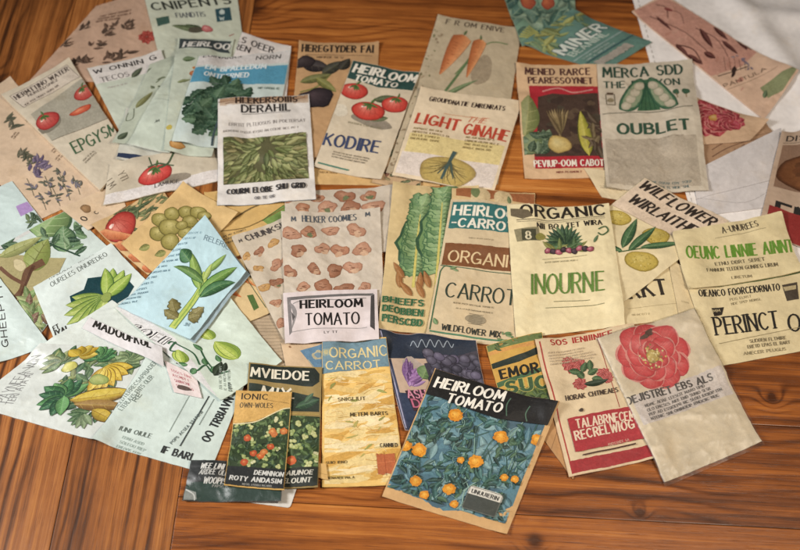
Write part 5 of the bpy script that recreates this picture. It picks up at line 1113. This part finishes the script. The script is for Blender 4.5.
a.stroke([pk.q(172, 328), pk.q(186, 310), pk.q(200, 290), pk.q(206, 272)], 9, '#4f7a3c'); a.stroke([pk.q(172, 328), pk.q(186, 310), pk.q(200, 290), pk.q(206, 272)], 7.6, '#b9c866'); a.stroke([pk.q(174, 326), pk.q(188, 308), pk.q(200, 288)], 2, '#8fae50')
px_leaf((200, 290), (194, 252), 13, '#86a84c', vein='#c6d48a', edge='#3d6638', bend=10); px_leaf((204, 284), (182, 256), 9, '#5d8444', vein='#a9bd70', edge='#34582f', bend=40); px_leaf((190, 262), (181, 250), 14, '#3f6f46', vein='#86a868', edge='#2c5034')
px_leaf((198, 296), (234, 262), 14, '#6f9a48', vein='#b9cb7c', edge='#2f5a34', bend=-15); px_leaf((200, 298), (232, 276), 13, '#3f6e44', vein='#8fb070', edge='#28492c', bend=-25); px_leaf((206, 272), (228, 258), 7, '#8fb058', edge='#4a7040', bend=20); px_leaf((204, 280), (212, 264), 7, '#b0c46a', edge='#55803f')
for A, B in (((178, 318), (164, 310)), ((176, 312), (172, 298)), ((190, 318), (204, 308)), ((188, 320), (200, 316))): px_leaf(A, B, 13, '#8a8250', vein='#5a5430', edge='#55502f', c2='#6a6238', wave=.2)
pk.t('JV', *pk.q(184, 326), 5, '#7d9aa6', wt=.14, name='mark', ang=30); pk.finish()

pk = P('white packet with a brown smudged heading over a square picture of olive fern leaves', [(218, 99), (309, 94), (316, 199), (217, 205)], '#d6d1cc', puff=1.4, th=.9, wr=.3, edge='#8a96a4', wear=.15, crease=[(0, 18, 100, 16, .5, 1.5), (0, 30, 100, 28, .4, 1.5)])
a = pk.part('brown_band'); a.rect(2, 0.5, 99, 8, '#a5805f', '#c9b6a4', wob=1.5)
for k in range(12): u0 = a.rng.uniform(0, 80); a.stroke([(u0, a.rng.uniform(2, 7)), (u0 + 18, a.rng.uniform(2, 7))], 1.2, a.rng.choice(['#8f6648', '#b99478', '#7a563c']), taper=.6)
pk.t('HLEKERSOIIIS', 20, 6.6, 8, '#3c2c24', w=66, wt=.26); pk.t('DERAHIL', 26, 15.5, 9, '#2d2a2b', w=52, wt=.22, name='subtitle_lettering'); pk.rule(26, 17.4, 78, 16.6, .6, '#5a5556'); pk.t('ERRTIT PLTEIOSUS IN POETERSAT', 12, 27, 3.8, '#8c8684', w=82, wt=.16, name='script_line'); pk.sm(6, 33, 84, 1, 2.4, '#98928e', ragged=.05)
a = pk.part('fern_illustration').clip(6, 38, 94, 80); a.rect(6, 38, 94, 80, '#5c5a3c')
for k in range(300):
    u, v = a.rng.uniform(4, 96), a.rng.uniform(37, 82); an = math.degrees(math.atan2(-(v - 48) * 1.2, u - 50)) + a.rng.uniform(-30, 30)
    d_ = min(1, abs(u - 50) / 60 + max(0, 46 - v) / 12 + max(0, v - 72) / 16); a.leaf(u, v, an, a.rng.uniform(9, 17), a.rng.uniform(3.4, 5.6), mixc(a.rng.choice(['#7d8a52', '#92995f', '#68743f', '#a4a86c', '#5a6638']), '#6a4830', .65 * d_ * a.rng.random()), vein='#b5b48a' if k % 3 == 0 else None, nv=2, edge='#3f4428' if k % 2 else None)
pk.t('COURM ELOBE SHU GRID', 10, 90, 6.6, '#2f2c2e', w=80, wt=.26, name='footer_lettering'); pk.t('OB TE OR', 38, 96, 3.2, '#6a6668', w=20, wt=.2, name='footer_note'); pk.finish()

pk = P('silvery white label card with black hand lettering in a brushed grey frame, pile centre', [(283, 293), (377, 289), (379, 339), (285, 343)], '#d3c8c8', 'label card', 'label_card', mat='gloss', puff=1.2, th=1.0, wr=.3, group='loose cards', body='card_board', crease=[(4, 84, 96, 82, .5, 2.)])
a = pk.part('frame_strokes'); a.poly([(4, 10), (96, 8), (96, 13), (50, 14), (5, 17)], '#6d6a6a'); a.poly([(4, 10), (8, 12), (8, 80), (5, 86)], '#7d7878'); a.poly([(93, 14), (97, 10), (96, 84), (91, 76)], '#4a4646'); a.stroke([(10, 24), (24, 18), (60, 20), (88, 18)], 1.0, '#8a8585'); a.stroke([(7, 80), (30, 74), (88, 76)], .9, '#9c9696')
for k in range(7): a.stroke([(6 + k * .7, 20 + k), (10 + k * .6, 44), (8, 72)], .7, '#8f8a8a')
a.poly([(8, 40), (12, 50), (9, 58)], '#5a5656')
pk.tl('HEIRLOOM', (301, 309), (362, 306), 9, '#1f1c1c', wt=.26); pk.tl('TOMATO', (306, 325), (359, 323), 13, '#1f1c1c', wt=.17); pk.t('LY TT', 42, 85, 2.8, '#5a5555', w=14, wt=.2, name='footer_note'); pk.finish()

pk = P('small rounded white card, its lower edge showing beneath the black banded packet at the front', [(244, 478), (298, 484), (290, 508), (246, 502)], '#cfcbc4', 'card', 'picture_card', mat='gloss', puff=.2, th=.5, group='loose cards', round_=4, body='card_board')
pk.sm(40, 88, 36, 1, 4, '#4a4a4a'); pk.finish()
pk = P('dark green seed packet with curved white title and leafy garden picture, front left', [(249, 362), (322, 367), (318, 487), (240, 488)], '#8f7a4c', puff=1.1, wr=.3, edge='#6f6040')
a = pk.part('title_band'); a.poly([(2, 1), (90, 1), (97, 6), (97, 13), (88, 17), (40, 15), (2, 14)], '#242c26'); a.poly([(2, 17), (30, 18), (70, 22), (98, 26), (98, 37), (2, 38)], '#28332a'); a.leaf(66, 34, 20, 34, 13, '#34503a', vein='#5a7a50'); a.leaf(78, 30, 50, 18, 8, '#3f5c40')
pk.t('MVIEDOE', 4, 11.5, 12.5, '#ddd6c2', w=78, wt=.22, serif=True); pk.t('MIX.', 18, 26.5, 13, '#ddd6c2', w=44, wt=.22, slant=.2)
pk.rule(2, 40, 98, 39, 1.4, '#a88f4c')
def garden(pk, v0, v1, n, u0=1, u1=99, reds=6, seed=1):
    a = pk.part('garden_illustration').clip(u0, v0, u1, v1); a.rng = random.Random(seed); a.rect(u0, v0, u1, v1, '#33432a')
    a.foliage(u0, v0, u1, v1, n, 11, 6.5, ['#41562f', '#56703f', '#2c3f26', '#66804a', '#3a5238'], vein=None)
    for k in range(n // 7):
        u, v = a.rng.uniform(u0, u1), a.rng.uniform(v0, v1); c_ = a.rng.choice(['#b5b878', '#a3ad68', '#c6c594', '#8f9f5c'])
        for q in range(4): a.blob(u + a.rng.uniform(-3, 3), v + a.rng.uniform(-2.4, 2.4), 3, 2.8, c_, mixc(c_, '#ffffff', .25), mixc(c_, '#3a4a20', .5), n=9)
    for k in range(reds): u, v = a.rng.uniform(u0 + 8, u1 - 8), a.rng.uniform(v0 + (v1 - v0) * .4, v1 - 4); a.marigold(u, v, 6, a.rng.choice(['#c45a34', '#b84c34', '#c97848']))
    return a
garden(pk, 41, 84, 240, seed=2); pk.band(1, 84, 99, 99, '#262b24', 'black_band'); pk.t('SRAIUNOE', 46, 90, 6, '#c9c6b8', w=46, wt=.24, slant=.2, name='band_lettering'); pk.t('ELOUNT', 54, 96, 6, '#c9c6b8', w=36, wt=.24, slant=.2, name='band_lettering'); pk.finish()
pk = P('black packet end with slanted white capitals and green foil base, front left corner', [(191, 460), (284, 462), (281, 501), (182, 500)], '#2a2d2e', mat='gloss', puff=1.2, wr=.5, edge='#8a8f8c', wear=.25, curl=(0, 0, 0, 1.5))
pk.band(1, 55, 99, 98, '#2f423b', 'green_foil'); a = pk.part('foil_corner'); a.poly([(0, 70), (12, 78), (14, 96), (1, 99)], '#8a8f8a'); a.stroke([(1, 72), (10, 84), (12, 98)], 1.2, '#c6c9c4')
pk.t('WEE LINI', 12, 22, 6, '#cfcfca', w=24, wt=.24, slant=.2); pk.t('ARDEE OLRUDS', 12, 37, 5.4, '#b5b5b0', w=40, wt=.24, slant=.2); pk.t('WOOPIST', 18, 58, 6, '#cfcfca', w=26, wt=.24, slant=.2, name='lower_lettering'); pk.sm(28, 66, 20, 1, 2.4, '#9a9a94'); pk.finish()
pk = P('narrow packet with a sandy top and leafy picture dotted with orange red blooms, front left', [(236, 391), (292, 392), (284, 490), (224, 485)], '#c9a25c', puff=1.1, wr=.25)
garden(pk, 14, 80, 260, reds=9, seed=7)
a = pk.part('sandy_top'); a.poly([(1, 1), (99, 1), (99, 16), (84, 18), (64, 24), (40, 31), (14, 33), (1, 33)], '#cfa45c'); a.stroke([(1, 33.6), (14, 33.8), (40, 31.6), (64, 24.6), (84, 18.6), (99, 16.6)], 2, '#ddd0a4'); pk.t('IONIC', 12, 9, 10, '#3a3226', w=46, wt=.22); pk.t('OWN-WOLES', 10, 17, 8, '#5a4c34', w=58, wt=.2, name='subheading_lettering'); pk.rule(50, 9, 96, 12, .8, '#8a6c3c')
pk.band(1, 80, 99, 99, '#26292a', 'black_band'); pk.t('DEMNNON', 48, 87, 7.5, '#cfcfca', w=48, wt=.25, slant=.15, name='band_lettering'); pk.t('ROTY ANDASIM', 8, 94, 7.5, '#cfcfca', w=86, wt=.25, slant=.15, name='band_lettering'); pk.sm(30, 98, 50, 1, 3, '#9a9a94'); pk.finish()

pk = P('cream packet with red roses over a red lettered panel, front right of the marigold packet', [(535, 339), (634, 323), (657, 457), (569, 477)], '#cfbc9c', puff=1.2, wr=.3, crease=[(0, 88, 100, 89, .5, 1.5)], edge='#b98a70')
a = pk.part('red_border'); a.stroke([(4, 2), (5, 98)], 1.6, '#a8443c'); a.stroke([(62, 6), (70, 60)], .9, '#9c4a40'); a.rect(4, 90, 99, 98.5, '#a03034', wob=.4); pk.tl('SOS IENIIINIEE', (551, 346), (612, 336), 6, '#a83a34', wt=.26)
a = pk.part('rose_illustration')
for px, py, r_ in ((572, 365, 10), (568, 362, 7), (580, 364, 7), (580, 384, 8), (604, 374, 8), (608, 378, 6)): a.flower(*pk.q(px, py), r_, 9, '#b04440', rings=2, centre='#8a2c2c', wid=.7, line='#c98078')
for px, py, an in ((582, 372, 60), (588, 374, 20), (584, 378, 120), (592, 378, -20), (580, 372, 160), (590, 370, 80)): a.leaf(*pk.q(px, py), an, 12, 6, '#44603c', vein='#86976a', edge='#2c4430')
a.leaf(*pk.q(584, 384), -10, 26, 7, '#2f3c2c', bend=24); a.speck(64, 6, 96, 12, 30, 1.4, ['#c98a84', '#b0706a', '#d0b39c'])
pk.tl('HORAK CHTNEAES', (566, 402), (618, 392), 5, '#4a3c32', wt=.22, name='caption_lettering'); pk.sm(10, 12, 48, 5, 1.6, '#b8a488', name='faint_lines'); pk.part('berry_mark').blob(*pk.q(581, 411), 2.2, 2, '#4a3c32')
a = pk.part('red_panel'); a.rect(13, 61, 99, 85, '#a8343a', wob=.5); pk.tl('TALABRNECEM', (577, 429), (635, 419), 9, '#ddc8b0', wt=.24, name='panel_lettering'); pk.tl('RECRELWIOG', (576, 441), (634, 428), 9, '#ddc8b0', wt=.24, name='panel_lettering'); pk.sm(*pk.q(608, 446), 30, 1, 2.4, '#cf9c8c', ang=2); pk.rule(20, 88, 80, 87.4, 1.4, '#4a2c28', 'fold_shadow_line'); pk.finish()

pk = P('clear plastic bag holding a card with a big red flower, front right', [(598, 338), (694, 309), (762, 441), (665, 482)], '#cfc3ae', puff=3.0, wr=.6, th=1.0, crease=[(30, 64, 92, 78, 1.8, 5), (14, 98, 62, 68, 1.6, 4), (88, 46, 90, 100, 1.6, 3.0), (8, 60, 14, 100, 1.2, 3.), (50, 98, 84, 74, 1.2, 4)], body='card_insert', wl=1.3)
a = pk.part('white_label'); a.rect(4, 44, 98, 64, '#cfc6c4', wob=.6); 
a = pk.part('flower_illustration'); u, v = pk.q(653, 356)
for rg, (n_, r_, rp, c_) in enumerate(((9, 22, 13.2, '#c92c34'), (8, 13.5, 12, '#d03840'), (6, 6.5, 8, '#c23038'))):
    for k in range(n_):
        t_ = 2 * math.pi * k / n_ + rg * .4; pu, pv = u + math.cos(t_) * r_, v + math.sin(t_) * r_ * pk.W / pk.H; w_ = rp * a.rng.uniform(.92, 1.1)
        a.blob(pu, pv, w_ * 1.06, w_ * 1.06, '#d98a84', irr=.05, n=22); a.blob(pu, pv, w_, w_, c_, mixc(c_, '#e08a84', a.rng.uniform(.25, .5)), mixc(c_, '#7a1c28', .35), irr=.05, n=22, hu=math.cos(t_) * .4, hv=math.sin(t_) * .4)
        for q_ in range(5):
            t2 = t_ + (q_ - 2) * .2; x0, y0 = r_ - w_ * .7, r_ + w_ * .75; e_ = pk.W / pk.H
            a.stroke([(u + math.cos(t2) * x0, v + math.sin(t2) * x0 * e_), (u + math.cos(t2 * .5 + t_ * .5) * y0, v + math.sin(t2 * .5 + t_ * .5) * y0 * e_)], .45, mixc(c_, '#e8a8a0', .5), taper=.6)
a.blob(u, v, 7.5, 6.6, '#b39a50', '#d0bd78', '#7d6430')
for k in range(46): t_ = a.rng.uniform(0, 6.28); d_ = a.rng.uniform(3, 13); a.blob(u + math.cos(t_) * d_, v + math.sin(t_) * d_ * .72, 1.1, 1.1, a.rng.choice(['#d2c078', '#c9b058', '#8f7434', '#e0d29c']), n=7)
pk.tl('DEJISTRET EBS ALS', (628, 405), (713, 380), 6.5, '#3c3634', wt=.22); pk.sm(13, 53.6, 80, 4, 2.6, '#6a6462', ragged=.25, lead=1.7)
a = pk.part('ink_dots'); a.blob(u + 4, v - 15, 7, 3.4, '#5a3c30', irr=.3, rot=-20)
bag = pk
root = pk.finish()
def film(pk, root):
    """the bag itself: a loose clear skin, a little larger than the card inside"""
    n, m = 90, 120; u, v = np.meshgrid(np.linspace(-.012, 1.022, n), np.linspace(-.012, 1.022, m)); xy = pk.xy(u, v)
    X, Y = u * pk.W * 1000, v * pk.H * 1000
    zin = np.maximum(pk.zat(u, v), 0); out = np.clip(np.maximum(np.maximum(-u, u - 1), np.maximum(-v, v - 1)) / .02, 0, 1)
    floor = sample(PILE, xy[..., 0], xy[..., 1]) + .0004
    rg = lambda k, sd: np.exp(-np.abs(pn(X / k, Y / k, sd)) * 9)
    z = np.where(out > 0, zin * (1 - out) + np.minimum(floor, zin) * out, zin) + .0008 + .0013 * rg(46, 3) + .0006 * rg(21, 5) * np.clip(Y / 70, .1, 1)
    V = np.dstack([xy, z]).reshape(-1, 3); I = np.arange(n * m).reshape(m, n)
    F = np.stack([I[:-1, :-1], I[1:, :-1], I[1:, 1:], I[:-1, 1:]], -1).reshape(-1, 4).tolist()
    mesh_obj('plastic_bag', V, F, None, MAT['film'], root, np.array(root.location), True)
film(pk, root)

pk = P('blue seed packet with orange marigolds among leaves and white lettering on black, front centre', [(435, 368), (560, 401), (507, 534), (382, 496)], '#c6a070', puff=1.8, th=.7, wr=.35, curl=(0, 1.5, 1.5, 0), wl=1.2)
a = pk.part('marigold_illustration').clip(1, 14, 96, 99)
edge_ = [(1, 14), (96, 14), (95.5, 60), (96, 80), (90, 83), (86, 90), (76, 94), (62, 93), (48, 97), (36, 93), (22, 94), (10, 90), (1, 91)]
a.poly(edge_, '#577f8e'); a.wash(2, 18, 94, 92, 70, 9, ['#6a909c', '#4d7080', '#5f8492', '#476474'], ry=.5)
a.cl = (*a.p(1.2, 14), *a.p(95.6, 93.5))
for k in range(150):     # pale blue leaves behind
    u0, v0 = a.rng.uniform(0, 96), a.rng.uniform(22, 94); a.leaf(u0, v0, a.rng.uniform(0, 360), a.rng.uniform(9, 15), a.rng.uniform(4, 7), a.rng.choice(['#5b8492', '#6b929c', '#4f7786', '#7a9ea2']), bend=a.rng.uniform(-70, 70), edge=a.rng.choice(['#8fb0b0', '#355764', None]), vein='#8fb0ae', nv=2)
for k in range(34): u0, v0 = a.rng.uniform(6, 92), a.rng.uniform(40, 96); a.stroke([(u0, v0), (u0 + a.rng.uniform(-6, 6), v0 - 14), (u0 + a.rng.uniform(-12, 12), v0 - 28)], 1.0, a.rng.choice(['#8fb0a4', '#3c5f58', '#7ea294', '#2f5048']), taper=.4)
for k in range(330):
    u0, v0 = a.rng.uniform(0, 96), a.rng.uniform(24, 94); c_ = a.rng.choice(['#27443f', '#2f5650', '#38615e', '#233c38', '#44706f', '#345848', '#4a6a50'])
    if math.sin(u0 * .17 + 1) + math.cos(v0 * .13 + u0 * .06) < -.7: continue
    a.leaf(u0, v0, a.rng.uniform(0, 360), a.rng.uniform(5, 11), a.rng.uniform(2.4, 4.4), c_, bend=a.rng.uniform(-70, 70), vein=a.rng.choice(['#86a89c', '#6f958f', None]), nv=2)
for k in range(26): u0, v0 = a.rng.uniform(0, 94), a.rng.uniform(24, 92); a.stroke([(u0, v0), (u0 + a.rng.uniform(-3, 3), v0 - 4), (u0 + a.rng.uniform(-8, 8), v0 - 7)], .5, a.rng.choice(['#86a89c', '#7a9c90']), taper=.5)
for u0, v0, r_ in ((29, 30, 5.2), (68, 36, 5.2), (95, 30, 4.6), (13, 62, 5.2), (2, 62, 4.4), (57, 58, 5.2), (46, 60, 2.6), (20, 84, 4), (46, 82, 4.4), (82, 63, 2.8), (90, 62, 2.8), (54, 91, 3), (30, 91, 3.4)): a.marigold(u0, v0, r_)
a = pk.part('black_header'); a.poly([(1, .8), (99, .8), (98, 18), (80, 20), (60, 24), (34, 23), (14, 21), (1, 21)], '#1c1b1b'); a.stroke([(64, 6), (63, 12), (66, 20)], .9, '#4d6a58'); a.stroke([(80, 8), (79, 14), (82, 19)], .9, '#4d6a58')
pk.tl('HEIRLOOM', (434, 388), (502, 402), 8.5, '#e9e5db', wt=.22, slant=.15, jit=.05); pk.tl('TOMATO', (446, 404), (499, 414), 8, '#e9e5db', wt=.22, slant=.15, jit=.05)
a = pk.part('tag_label'); a.poly([(60, 77), (62, 75), (84, 75), (87, 77), (87, 90), (85, 92), (62, 92), (60, 90)], '#454a46'); a.poly([(60, 77), (62, 75), (84, 75), (87, 77), (87, 81), (60, 81)], '#d3d0c6'); a.text('UNUUIERIN', 63, 80, 3, '#3a3a38', w=21, wt=.24); a.frame(60.6, 75.6, 86.4, 91.6, .5, '#6a6e68'); pk.finish()
